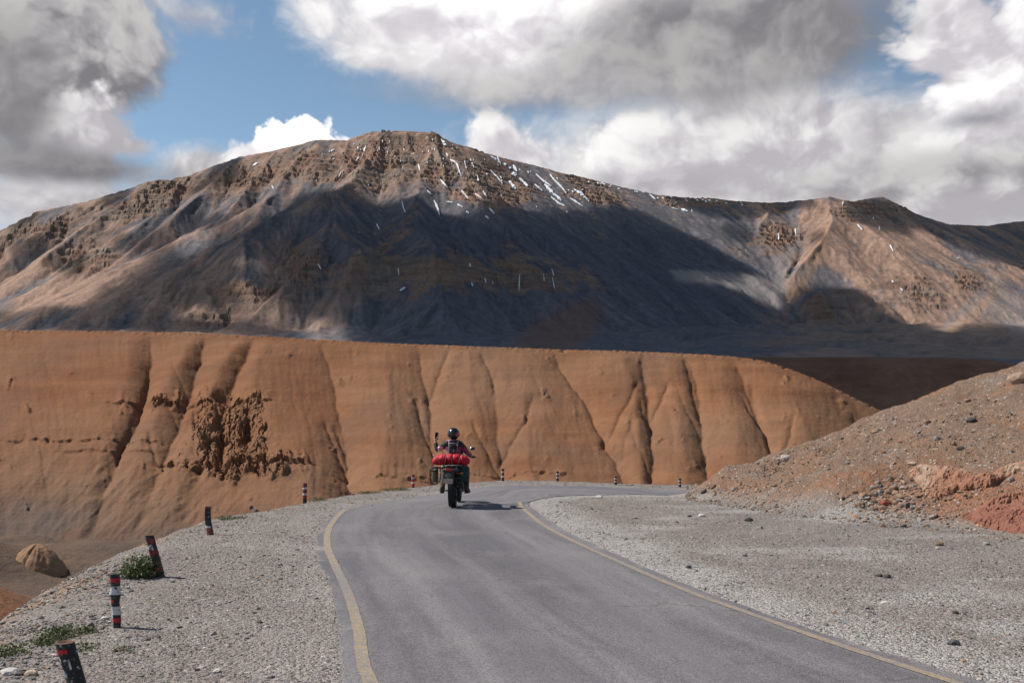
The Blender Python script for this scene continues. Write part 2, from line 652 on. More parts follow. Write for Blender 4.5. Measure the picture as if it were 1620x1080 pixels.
    for q in ((640, 255, 130, 60), (520, 262, 130, 30), (760, 290, 120, 45, 0.3), (420, 275, 120, 28, -0.2), (260, 305, 110, 20, -0.35), (120, 340, 90, 18, -0.35), (30, 365, 60, 15, -0.4),
              (140, 405, 60, 40), (80, 372, 60, 14, -.4), (250, 320, 140, 16, -0.35), (700, 430, 200, 38), (600, 420, 60, 45), (860, 440, 90, 26), (470, 425, 50, 60, 0.5),
              (1320, 480, 75, 32), (1460, 465, 60, 30, 0.5), (1530, 450, 45, 25, -0.4), (1230, 372, 50, 30), (930, 300, 70, 22, 0.25), (1120, 318, 120, 10), (330, 500, 60, 20),
              (1400, 330, 90, 16), (380, 460, 80, 30)):
        rk = np.maximum(rk, zone(*q))
    nz = fbm(X / 260, Y / 260, 4, 40)
    rk = np.clip(rk * 1.1 + nz * 0.8 + 0.5 * fbm(X / 90, Y / 90, 3, 43) - 0.22, 0, 1)
    rk = np.clip(rk + sstep(0.05, 0.35, nz) * 0.35 * sstep(600, 100, dc), 0, 1)
    rid = ridged(wx / 170, wy / 170, 6, 60, 0.6)
    blk = ridged(wx / 46, wy / 62, 4, 70)
    z = z + rk * (er2 * 5.5 + er3 * 2.6 + (rid - 0.55) * 8 + (blk - 0.55) * 2) * (0.35 + 0.65 * sstep(0, 90, dc))
    # strata terraces in the rock
    st = 34.0
    zt = z + 0.06 * X + 9 * fbm(X / 200, Y / 200, 3, 77)
    ter = (zt / st - np.floor(zt / st))
    z = z + rk * (sstep(0.3, 0.6, ter) - ter) * st * 0.45
    z = z + er2 * 2.2 + er3 * 0.9 + (1.0 + 4 * rk) * fbm(X / 38, Y / 38, 4, 80) + (0.5 + 1.6 * rk) * fbm(X / 13, Y / 13, 2, 81)
    PY = HZ - F * (z - EYE) / Y
    # tints: 1 warm tan, 0 grey scree
    warm = 0.5 + 0.75 * fbm(wx / 420, wy / 420, 4, 90) + 0.30 * er
    dark = np.maximum(np.maximum(zone(760, 400, 330, 110), zone(1050, 430, 200, 80, 0.5)), 0.3 * zone(1050, 520, 400, 50))  # darkened centre: cloud shade painted into the scree colour
    for q, a in (((640, 260, 190, 90), .45), ((250, 330, 260, 30, -.35), .25), ((150, 470, 260, 60), .45), ((440, 490, 160, 60), .35), ((1300, 400, 60, 90, 0.25), .55), ((1420, 420, 130, 70, 0.6), .5),
                 ((1520, 500, 40, 40, -0.8), 1.2), ((800, 370, 300, 80), -1.1), ((1120, 440, 90, 60), -.5), ((330, 330, 180, 25, -.3), -.35), ((1290, 440, 60, 30), -.4),
                 ((900, 500, 260, 60), -0.8), ((1350, 535, 260, 30), 0.3), ((620, 500, 130, 60), -.5)):
        warm = warm + a * zone(*q)
    jx_, jy_ = PX + 5 * fbm(PX / 22, PY / 22, 3, 95), PY + 4 * fbm(PX / 22 + 5, PY / 22, 3, 96)
    fan = blur(in_poly(jx_, jy_, [(1574, 438), (1579, 464), (1548, 502), (1502, 531), (1482, 533), (1528, 496), (1560, 466)]).astype(float), 1.0)
    rfan = 1.0 * blur(in_poly(jx_, jy_, [(795, 560), (850, 510), (905, 482), (938, 470), (955, 488), (948, 505), (915, 560)]).astype(float), 3.0)
    fan = np.maximum(0.45 * fan, 0.4 * blur(in_poly(jx_, jy_, [(1240, 478), (1262, 440), (1290, 390), (1308, 350), (1312, 372), (1290, 430), (1262, 480)]).astype(float), 1.6))
    pfan = blur(in_poly(jx_, jy_, [(1220, 402), (1240, 404), (1266, 372), (1244, 436), (1240, 478), (1216, 470), (1226, 432)]).astype(float), 1.2)
    pfan = np.maximum(pfan, blur(in_poly(jx_, jy_, [(1062, 426), (1190, 434), (1240, 480), (1236, 492), (1190, 468), (1140, 450), (1066, 444)]).astype(float), 1.4))  # sunlit band between the cloud shades, painted in as paler scree
    pfan = np.maximum(pfan, 0.8 * blur(in_poly(jx_, jy_, [(1500, 500), (1540, 470), (1570, 440), (1620, 470), (1640, 540), (1590, 520), (1550, 500), (1490, 530)]).astype(float), 2.0))
    slope_s = (z - EYE) / Y
    vis = slope_s >= np.maximum.accumulate(np.vstack([np.full((1, NC), -9), slope_s[:-1]]), axis=0) - 0.004
    V = np.stack([X, Y, z], -1).reshape(-1, 3)
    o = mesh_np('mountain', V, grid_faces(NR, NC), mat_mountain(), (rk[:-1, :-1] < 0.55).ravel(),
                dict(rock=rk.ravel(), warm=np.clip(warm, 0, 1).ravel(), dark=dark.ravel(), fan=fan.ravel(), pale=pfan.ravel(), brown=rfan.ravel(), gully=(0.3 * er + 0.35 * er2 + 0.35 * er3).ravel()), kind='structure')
    return dict(U=U, Y=Y, X=X, Z=z, S=slope_s, us=us, ys=ys, vis=vis, PX=PX, PY=PY, rk=rk)


def mat_mountain():
    m, nt, bs = material('mountain_rock')
    p = nt.geo()
    rock = nt.attr('rock')
    warm = nt.attr('warm')
    gul = nt.attr('gully')
    n1 = nt.noise(p, 0.006, 6, 0.6)
    n2 = nt.noise(p, 0.03, 6, 0.65)
    n3 = nt.noise(p, 0.12, 4, 0.6)
    w = nt.m('ADD', warm, nt.mr(n1, 0.25, 0.75, -0.35, 0.35), clamp=True)
    w = nt.m('MULTIPLY_ADD', gul, 0.14, w, clamp=True)
    grey = nt.mix(nt.mr(n2, 0.3, 0.7), (0.095, 0.088, 0.098), (0.180, 0.162, 0.166))
    tan = nt.mix(nt.mr(n2, 0.3, 0.7), (0.215, 0.136, 0.100), (0.335, 0.220, 0.168))
    scree = nt.mix(nt.mr(w, 0.3, 0.75), grey, tan)
    rk = nt.mix(nt.mr(n3, 0.3, 0.7), (0.175, 0.105, 0.076), (0.310, 0.185, 0.128))
    rk = nt.mix(nt.mr(n1, 0.4, 0.62), rk, nt.mix(nt.mr(n2, 0.3, 0.7), (0.150, 0.120, 0.105), (0.260, 0.195, 0.155)))
    strat = nt.noise(nt.vm('ADD', nt.mapping(p, scale=(0.2, 0.2, 3.0)), nt.vm('SCALE', nt.noise(p, 0.004, 3, 0.5, out='Color'), scale=40.0)), 0.022, 5, 0.6)
    rk = nt.mix(nt.mr(strat, 0.38, 0.52, 0.5, 0.0), rk, (0.095, 0.064, 0.054))
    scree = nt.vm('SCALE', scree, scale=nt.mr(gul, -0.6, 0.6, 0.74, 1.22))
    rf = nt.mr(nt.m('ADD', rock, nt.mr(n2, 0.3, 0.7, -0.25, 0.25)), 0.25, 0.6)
    scree = nt.mix(nt.m('MULTIPLY', nt.attr('dark'), 0.75), scree, nt.vm('SCALE', (0.080, 0.079, 0.098), scale=nt.mr(gul, -0.6, 0.6, 0.75, 1.2)))  # bluish dark colour deepens the shade on the mountain centre
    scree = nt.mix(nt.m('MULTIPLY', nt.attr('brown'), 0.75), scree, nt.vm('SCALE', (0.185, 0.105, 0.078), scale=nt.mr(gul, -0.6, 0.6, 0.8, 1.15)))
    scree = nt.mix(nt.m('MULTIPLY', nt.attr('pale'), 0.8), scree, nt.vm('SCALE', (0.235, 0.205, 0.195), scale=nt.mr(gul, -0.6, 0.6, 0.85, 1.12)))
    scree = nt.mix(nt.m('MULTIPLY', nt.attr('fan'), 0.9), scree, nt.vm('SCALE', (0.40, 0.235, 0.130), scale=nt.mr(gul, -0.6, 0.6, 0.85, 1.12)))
    rf = nt.m('MULTIPLY', rf, nt.m('SUBTRACT', 1.0, nt.m('MAXIMUM', nt.attr('fan'), nt.attr('pale'))))
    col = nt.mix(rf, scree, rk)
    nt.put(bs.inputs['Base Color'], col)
    bs.inputs['Roughness'].default_value = 0.95
    bs.inputs['Specular IOR Level'].default_value = 0.1
    b = nt.m('ADD', nt.m('MULTIPLY', n2, 0.8), nt.m('MULTIPLY', n3, nt.mr(rock, 0, 1, 0.25, 0.9)))
    b = nt.m('MULTIPLY_ADD', strat, nt.mr(rock, 0, 1, 0.0, 1.6), b)
    nt.put(bs.inputs['Normal'], nt.bump(b, 0.6, 10.0))
    return m


MT = build_mountain()


def mountain_hit(px, py):
    """first point of the mountain along the sight line of a photo pixel"""
    u = (px - 810) / F
    s = (HZ - py) / F
    j = (u - MT['us'][0]) / (MT['us'][1] - MT['us'][0])
    j0 = int(j)
    fr = j - j0
    S = MT['S'][:, j0] * (1 - fr) + MT['S'][:, j0 + 1] * fr
    k = np.argmax(S >= s)
    if S[k] < s or k == 0:
        return None
    t = (s - S[k - 1]) / (S[k] - S[k - 1] + 1e-12)
    y = MT['ys'][k - 1] + t * (MT['ys'][k] - MT['ys'][k - 1])
    return np.array([u * y, y, EYE + s * y])


# ------------------------------------------------------------------ canyon wall across the valley
def gully_d(PX, PY, pts, depth, wl, wr, fade=25, sharp=1.0):
    xs = np.array([p[0] for p in pts], float)
    yy = np.array([p[1] for p in pts], float)
    c = np.interp(PY, yy, xs)
    s = PX - c
    f = sstep(yy[0] - fade * 0.3, yy[0] + fade, PY) * sstep(yy[-1] + fade, yy[-1] - fade * 0.3, PY)
    w = np.where(s < 0, wl, wr)
    return -depth * f * np.exp(-np.sqrt((s / w) ** 2 + 0.004)) 


def build_wall():
    NC, NR = 900, 410
    pxs = np.linspace(-190, 1640, NC)
    cx = [-300, 0, 150, 300, 450, 600, 750, 900, 1000, 1100, 1150, 1200, 1250, 1300, 1350, 1408, 1480, 1560, 1700]
    cy = [521, 522, 523.5, 526, 534, 542, 548, 553, 556, 560, 563, 569, 584, 604, 628, 656, 700, 750, 830]
    dcs = np.interp(pxs, [-200, 300, 900, 1200, 1408, 1640], [348, 342, 326, 316, 302, 282])
    cyv = blur(np.interp(pxs, cx, cy)[None, :], 4)[0]
    zc = EYE + (HZ - cyv) / F * dcs
    zf = np.full(NC, -33.0)
    df = np.interp(pxs, [-200, 300, 900, 1200, 1408, 1640], [232, 228, 210, 204, 200, 196])
    vs = np.concatenate([np.linspace(0, 1, NR - 40), 1 + np.linspace(0.012, 1, 40) ** 1.3 * 0.9])
    V_, PX = np.meshgrid(vs, pxs, indexing='ij')
    vc = np.minimum(V_, 1)
    D = df + (dcs - df) * vc
    prof = vc + 0.055 * np.sin(vc * np.pi) * (0.6 - vc) * 2.0
    prof = np.where(vc > 0.9, prof - 0.0 * (vc - 0.9), prof)
    Z = zf + (zc - zf) * prof
    back = np.maximum(V_ - 1, 0)
    D = D + back * 110
    Z = Z - back * (3 + 30 * sstep(1120, 1400, PX)) + 0.0
    PYb = HZ - F * (Z - EYE) / D
    E = np.zeros_like(Z)
    wob = 4 * fbm(PX / 60, PYb / 60, 3, 201)
    Px = PX + wob
    yk = np.array([530, 570, 620, 670, 720, 770, 830], float)
    folds = [   # line down the wall (column at each row of yk) and how far it stands out (+ rib, - gully), metres
        ([-400] * 7, [0] * 7),
        ([60, 75, 100, 125, 150, 170, 190], [0.5, 1, 1.5, 1.5, 1, .5, 0]),
        ([206, 198, 199, 182, 162, 142, 122], [1.0, 3.2, 3.6, 2.4, 1.5, 1.0, 0.4]),
        ([239, 237, 232, 212, 190, 170, 150], [-1, -2.8, -3.2, -2.6, -2, -1.4, -.6]),
        ([308, 288, 262, 243, 222, 205, 190], [1.0, 3.2, 3.8, 2.4, 1.6, 1.2, .4]),
        ([326, 317, 303, 283, 266, 245, 220], [-1, -2.8, -3.0, -2.6, -2, -1.2, -.5]),
        ([388, 360, 334, 314, 298, 283, 268], [1.0, 3.2, 3.6, 3, 2.2, 1.6, .8]),
        ([403, 389, 366, 345, 325, 308, 295], [-1, -2.2, -2.4, -1.6, -.8, -.2, 0]),
        ([425, 411, 403, 426, 462, 480, 488], [0.8, 3.2, 4.6, 5.4, 5.4, 4.8, 3.6]),
        ([500, 522, 533, 542, 550, 553, 553], [-1.2, -3.8, -5.4, -5.8, -6.0, -6.0, -5.5]),
        ([600, 606, 612, 612, 608, 600, 595], [.5, 1.4, 2.3, 3.4, 3.4, 2.8, 2]),
        ([652, 668, 678, 682, 686, 690, 690], [-1, -3.2, -4.2, -4.4, -4.0, -3.4, -3]),
        ([738, 741, 744, 746, 748, 750, 750], [.5, 1.4, 1.9, 2.0, 2.0, 1.6, 1]),
        ([778, 782, 784, 785, 792, 796, 796], [0, 0.2, -.4, -1.4, -2.4, -2.4, -2]),
        ([830, 832, 834, 836, 838, 838, 838], [.5, 1, 1.5, 1.5, 2.5, 2.5, 2]),
        ([862, 885, 920, 948, 973, 995, 1000], [-1.5, -3.8, -5.2, -5.8, -5.8, -5.4, -5]),
        ([960, 985, 1003, 1006, 1009, 1013, 1013], [1, 2, 2.2, 1.8, 1.2, .6, 0]),
        ([1010, 1016, 1024, 1029, 1031, 1032, 1032], [0, -1.0, -2.0, -2.5, -2.6, -2.4, -2]),
        ([1050, 1060, 1070, 1075, 1080, 1085, 1085], [.5, 1.5, 2, 2.0, 2, 1.5, 1]),
        ([1075, 1090, 1105, 1110, 1116, 1122, 1122], [0, -.6, -1.8, -2.4, -2.8, -2.4, -2]),
        ([1120, 1135, 1150, 1160, 1170, 1180, 1180], [.5, 1, 1.5, 1.6, 1.6, 1.4, 1]),
        ([1140, 1160, 1185, 1205, 1225, 1245, 1250], [0, -.8, -2.2, -2.8, -2.6, -2, -1]),
        ([1180, 1210, 1245, 1268, 1288, 1300, 1310], [0, 2, 3.4, 4, 4, 3, 2]),
        ([1300, 1320, 1345, 1362, 1385, 1400, 1410], [-.5, -.6, -1, -1.5, -1.5, -1, 0]),
        ([1900] * 7, [0] * 7)]
    wobx = 7 * fbm(PX * 0 + PYb / 38, PX / 160, 3, 203) + 2.2 * fbm(PX / 30, PYb / 12, 3, 204)
    Px = PX + wobx
    lx = [np.interp(PYb, yk, q[0]) for q in folds]
    le = [np.interp(PYb, yk, q[1]) for q in folds]
    for i in range(len(folds) - 1):
        w = np.maximum(lx[i + 1] - lx[i], 4.0)
        t = (Px - lx[i]) / w
        m_ = (t >= 0) & (t < 1)
        # ribs are rounded, gullies stay sharp
        up = le[i + 1] > le[i]
        tg = np.clip(np.where(up, t, 1 - t), 0, 1)
        lo_, hi_ = np.minimum(le[i], le[i + 1]), np.maximum(le[i], le[i + 1])
        E = np.where(m_, lo_ + (hi_ - lo_) * (0.35 * tg + 0.65 * np.sin(tg * np.pi / 2)), E)
    k_ = np.array([0.08, 0.22, 0.40, 0.22, 0.08])
    Ep = np.pad(E, ((0, 0), (2, 2)), mode='edge')
    E = sum(k_[j] * Ep[:, j:j + NC] for j in range(5)) * 0.48
    for q, x_, e_ in zip(folds, lx, le):
        if min(q[1]) < -1.5:
            E -= 0.55 * np.clip(-e_ / 3.0, 0, 1) * np.exp(-np.abs(Px - x_) / 3.2)
    rb = np.random.default_rng(77)
    for q in folds:
        if min(q[1]) > -1.2:
            continue
        for _ in range(3):
            y0 = rb.uniform(610, 760)
            sg = rb.choice([-1, 1])
            L_ = rb.uniform(45, 100)
            x0 = np.interp(y0, yk, q[0])
            dxx = sg * L_ * rb.uniform(0.25, 0.65)
            E += gully_d(Px, PYb, [(x0 + dxx, y0 - L_), (x0 + dxx * 0.55, y0 - L_ * 0.45), (x0, y0)], rb.uniform(0.35, 0.9), 5, 5, 14)
    # rills: many small V-shaped cuts that run straight down
    for sc, am, sd0 in ((46, 0.20, 205), (17, 0.06, 206), (7, 0.04, 207)):
        rl = np.abs(fbm((PX + 6 * fbm(PX / 40, PYb / 50, 3, sd0 + 60)) / sc + 0.35 * np.sin(PYb / 70), PYb / (sc * 7.0), 3, sd0))
        E += am * (np.minimum(rl * 3.2, 1.0) - 0.6) * sstep(0.25, -0.15, fbm(PX / 110, PYb / 70, 3, sd0 + 30) - 0.15)
    # soft swells, runnels and creep terraces
    E += 0.9 * fbm(PX / 150, PYb / 120, 3, 210) + 0.13 * fbm(PX / 30 + PYb / 60, PYb / 130, 4, 220) + 0.05 * fbm(PX / 9, PYb / 40, 3, 222)
    E += 0.05 * fbm(PX / 6, PYb / 5, 3, 223) + 0.07 * fbm(PX / 50, PYb / 4, 3, 224)
    # low left: folded mud runnels
    lowl = np.exp(-(((PX - 200) / 190) ** 2 + ((PYb - 800) / 90) ** 2))
    E += lowl * 0.7 * ridged((PX + 0.9 * PYb) / 34, (PYb - 0.4 * PX) / 110, 4, 231)
    # rock towers
    t = np.exp(-(((PX - 366) / 62) ** 4 + ((PYb - 690) / 66) ** 4))
    t = np.maximum(t, 0.9 * np.exp(-(((PX - 390) / 85) ** 4 + ((PYb - 742) / 20) ** 4)))
    t = np.maximum(t, 0.75 * np.exp(-(((PX - 245) / 28) ** 2 + ((PYb - 641) / 12) ** 2)))
    t = np.maximum(t, 0.5 * np.exp(-(((PX - 300) / 60) ** 2 + ((PYb - 742) / 10) ** 2)))
    tn = fbm(PX / 30, PYb / 34, 4, 240)
    t = np.clip(t * 1.3 + tn * 1.2 - 0.34, 0, 1)
    qx = PX + 3.0 * fbm(PX / 9, PYb / 7, 3, 241)
    qy = PYb + 3.0 * fbm(PX / 9 + 9, PYb / 7, 3, 242)
    f1, f2, cid = worley(qx / 13, qy / 30, 243)
    g1, g2, did = worley(qx / 6, qy / 8, 244)
    h1, h2, hid = worley(qx / 3.2, qy / 4.0, 246)
    block = (cid - 0.42) * 2.8 + (did - 0.5) * 1.5 + (hid - 0.5) * 0.7 - 0.8 * np.exp(-(f2 - f1) * 9) - 0.4 * np.exp(-(g2 - g1) * 8)
    hole = np.exp(-(((PX - 352) / 10) ** 2 + ((PYb - 712) / 38) ** 2)) + np.exp(-(((PX - 392) / 12) ** 2 + ((PYb - 684) / 26) ** 2)) + 0.7 * np.exp(-(((PX - 312) / 9) ** 2 + ((PYb - 662) / 18) ** 2))
    hole = hole + 0.8 * np.exp(-(((PX - 350) / 16) ** 2 + ((PYb - 628) / 9) ** 2))
    E += t * (block + 0.9) - 3.2 * hole * sstep(0.0, 0.5, t + 0.3)
    # thin ledges
    for (x0, x1, yl, dp) in ((175, 425, 641, 0.9), (300, 492, 742, 1.7), (285, 420, 738, 0.8), (0, 260, 700, 0.5), (640, 900, 752, 0.45), (590, 700, 757, 0.6), (95, 250, 716, 0.5)):
        yy = yl + 5 * fbm(PX / 40, PX * 0 + yl, 3, 250) + 3 * fbm(PX / 9, PX * 0 + yl, 2, 251)
        m = sstep(x0 - 15, x0 + 15, PX) * sstep(x1 + 15, x1 - 15, PX) * np.clip(0.5 + 1.6 * fbm(PX / 16, PX * 0 + yl, 3, 252), 0, 1)
        E += m * dp * np.exp(-np.abs(PYb - yy) / 9) * np.where(PYb < yy, 1, -0.6)
    # fading the relief at the crest so that it stays level
    cr = sstep(1.0, 0.93, V_)
    E *= 0.12 + 0.88 * cr
    slope = np.arctan2(zc - zf, dcs - df)[None, :]
    D2 = D - E * np.sin(slope)
    Z2 = Z + E * np.cos(slope) * np.where(V_ > 1, 0.3, 1)
    Z2 = Z2 + np.where(V_ > 0.985, 0.55 * fbm(PX / 5, V_ * 60, 3, 260) - 0.9 * sstep(0.25, 0.6, fbm(PX / 22, PX * 0, 3, 261)) * np.exp(-((V_ - 1.0) / 0.012) ** 2), 0)
    X2 = (PX - 810) / F * D2
    # earth stains grey and red; last mask paints low-left cloud shade into the colour
    grey = np.exp(-(((PX - 130) / 190) ** 2 + ((PYb - 830) / 80) ** 2)) * 0.9 + 0.5 * np.exp(-(((PX - 640) / 60) ** 2 + ((PYb - 665) / 25) ** 2)) \
        + 0.35 * np.exp(-(((PX - 1090) / 120) ** 2 + ((PYb - 690) / 35) ** 2)) + 0.45 * np.exp(-(((PX - 880) / 70) ** 2 + ((PYb - 712) / 12) ** 2)) + 0.3 * np.exp(-(((PX - 250) / 90) ** 2 + ((PYb - 690) / 40) ** 2))
    red = 0.6 * np.exp(-(((PX - 110) / 150) ** 2 + ((PYb - 610) / 70) ** 2)) + 0.35 * np.exp(-(((PX - 480) / 60) ** 2 + ((PYb - 650) / 90) ** 2)) + 0.4 * sstep(552, 530, PYb)
    painted_shade = 1.2 * np.exp(-(((PX - 30 + 18 * fbm(PX / 40, PYb / 40, 3, 280)) / 95) ** 2 + ((PYb - 822 + 12 * fbm(PX / 30, PYb / 30, 3, 281)) / 36) ** 2)) + 0.5 * np.exp(-(((PX - 150) / 150) ** 2 + ((PYb - 885) / 40) ** 2)) + 0.95 * sstep(800, 885, PYb + 20 * fbm(PX / 50, PYb / 30, 3, 282)) * sstep(480, 300, PX)  # cloud shade painted over dark gravel at the low left foot
    V3 = np.stack([X2, D2, Z2], -1).reshape(-1, 3)
    mesh_np('canyon_slope', V3, grid_faces(NR, NC), mat_wall(), ((t[:-1, :-1] + np.abs(fbm(PX / 20, PYb / 20, 2, 270))[:-1, :-1] * 0.0) < 0.35).ravel(), dict(rock=t.ravel(), grey=np.clip(grey, 0, 1).ravel(), red=np.clip(red, 0, 1).ravel(), painted_shade=np.clip(painted_shade, 0, 1).ravel()), kind='structure')
    return V3


def mat_wall():
    m, nt, bs = material('canyon_earth')
    p = nt.geo()
    g = nt.attr('grey')
    r = nt.attr('red')
    rk = nt.attr('rock')
    ps = nt.mapping(p, scale=(0.35, 0.35, 2.6))            # bedding
    pw = nt.vm('ADD', ps, nt.vm('SCALE', nt.noise(p, 0.03, 3, 0.5, out='Color'), scale=9.0))
    bed = nt.noise(pw, 0.10, 5, 0.6)
    big = nt.noise(p, 0.016, 5, 0.55)
    mid = nt.noise(p, 0.12, 6, 0.6)
    fine = nt.noise(p, 0.9, 5, 0.65)
    col = nt.mix(nt.mr(bed, 0.32, 0.68), (0.158, 0.067, 0.033), (0.228, 0.108, 0.055))
    col = nt.mix(nt.mr(big, 0.42, 0.62, 0, 0.75), col, (0.228, 0.126, 0.073))
    col = nt.mix(nt.m('MULTIPLY', r, nt.mr(mid, 0.3, 0.7, 0.4, 1.0)), col, (0.205, 0.074, 0.035))
    col = nt.mix(nt.m('MULTIPLY', g, nt.mr(mid, 0.3, 0.65, 0.45, 1.0)), col, (0.165, 0.116, 0.085))
    col = nt.mix(nt.m('MULTIPLY', rk, 0.3), col, (0.235, 0.130, 0.075))
    col = nt.mix(nt.mr(fine, 0.35, 0.7, 0, 0.35), col, (0.17, 0.088, 0.052))
    col = nt.mix(nt.m('MULTIPLY', nt.attr('painted_shade'), nt.mr(mid, 0.3, 0.65, 0.6, 1.0)), col, (0.115, 0.086, 0.072))  # shade at the wall foot, mixed in as colour
    col = nt.mix(nt.mr(nt.noise(p, 0.035, 4, 0.6), 0.5, 0.66, 0, 0.6), col, (0.150, 0.085, 0.055))
    # bedding bands and embedded stones
    band = nt.noise(nt.vm('ADD', nt.mapping(p, scale=(0.04, 0.04, 1.0)), nt.vm('SCALE', nt.noise(p, 0.02, 3, 0.5, out='Color'), scale=3.0)), 0.42, 6, 0.62)
    col = nt.vm('SCALE', col, scale=nt.mr(band, 0.3, 0.7, 0.90, 1.08))
    stn = nt.vor(p, 0.55, 'F1', out='Color')
    std = nt.vor(p, 0.55, 'F1')
    isst = nt.m('MULTIPLY', nt.m('GREATER_THAN', nt.sep(stn)[0], 0.90), nt.m('LESS_THAN', nt.m('MULTIPLY_ADD', nt.sep(stn)[1], -0.22, std), 0.10))
    isst = nt.m('MULTIPLY', isst, nt.mr(big, 0.48, 0.56))
    col = nt.mix(nt.m('MULTIPLY', isst, 0.75), col, (0.11, 0.060, 0.042))
    nt.put(bs.inputs['Base Color'], col)
    bs.inputs['Roughness'].default_value = 0.95
    bs.inputs['Specular IOR Level'].default_value = 0.08
    nt.put(bs.inputs['Normal'], nt.bump(nt.m('ADD', nt.m('MULTIPLY', mid, 0.8), nt.m('MULTIPLY', fine, 0.3)), 0.5, 1.1))
    return m


WALL = build_wall()


# ------------------------------------------------------------------ brown hill in shade behind the wall
def build_far_hill():
    NC, NR = 260, 110
    pxs = np.linspace(980, 1900, NC)
    cy = np.interp(pxs, [980, 1180, 1300, 1400, 1500, 1560, 1600, 1625, 1700, 1900], [560, 565, 564.5, 565, 565.5, 568, 574, 583, 615, 700])
    dc = np.interp(pxs, [980, 1300, 1600, 1900], [760, 740, 720, 690])
    zc = EYE + (HZ - blur(cy[None, :], 3)[0]) / F * dc
    vs = np.concatenate([np.linspace(0, 1, NR - 20), 1 + np.linspace(0.02, 1, 20)])
    V_, PX = np.meshgrid(vs, pxs, indexing='ij')
    vc = np.minimum(V_, 1)
    D = dc - 170 * (1 - vc)
    Z = zc - (zc + 40) * (1 - vc) ** 1.15 - np.maximum(V_ - 1, 0) * 16
    D = D + np.maximum(V_ - 1, 0) * 140
    E = 5 * fbm(PX / 120, vc * 2.0, 4, 300) - 4 * np.abs(fbm(PX / 70 + vc * 0.8, vc * 1.2, 3, 301)) + 0.6 * fbm(PX / 12, vc * 20, 3, 302)
    E *= sstep(1.02, 0.85, V_) * 0.9 + 0.1
    X = (PX - 810) / F * (D - E * 0.5)
    V3 = np.stack([X, D - E * 0.5, Z + E * 0.8], -1).reshape(-1, 3)
    m, nt, bs = material('brown_hill_earth')
    p = nt.geo()
    n = nt.noise(nt.mapping(p, scale=(1, 1, 2.5)), 0.02, 6, 0.6)
    n2 = nt.noise(p, 0.2, 5, 0.6)
    c = nt.mix(nt.mr(n, 0.35, 0.65), (0.150, 0.068, 0.042), (0.230, 0.115, 0.072))
    c = nt.mix(nt.mr(n2, 0.4, 0.7, 0, 0.4), c, (0.12, 0.06, 0.04))
    nt.put(bs.inputs['Base Color'], c)
    bs.inputs['Roughness'].default_value = 0.95
    bs.inputs['Specular IOR Level'].default_value = 0.08
    nt.put(bs.inputs['Normal'], nt.bump(n2, 0.5, 2.0))
    mesh_np('hill', V3, grid_faces(NR, NC), m, True, kind='structure')
    return V3.reshape(NR, NC, 3)


HILL = build_far_hill()


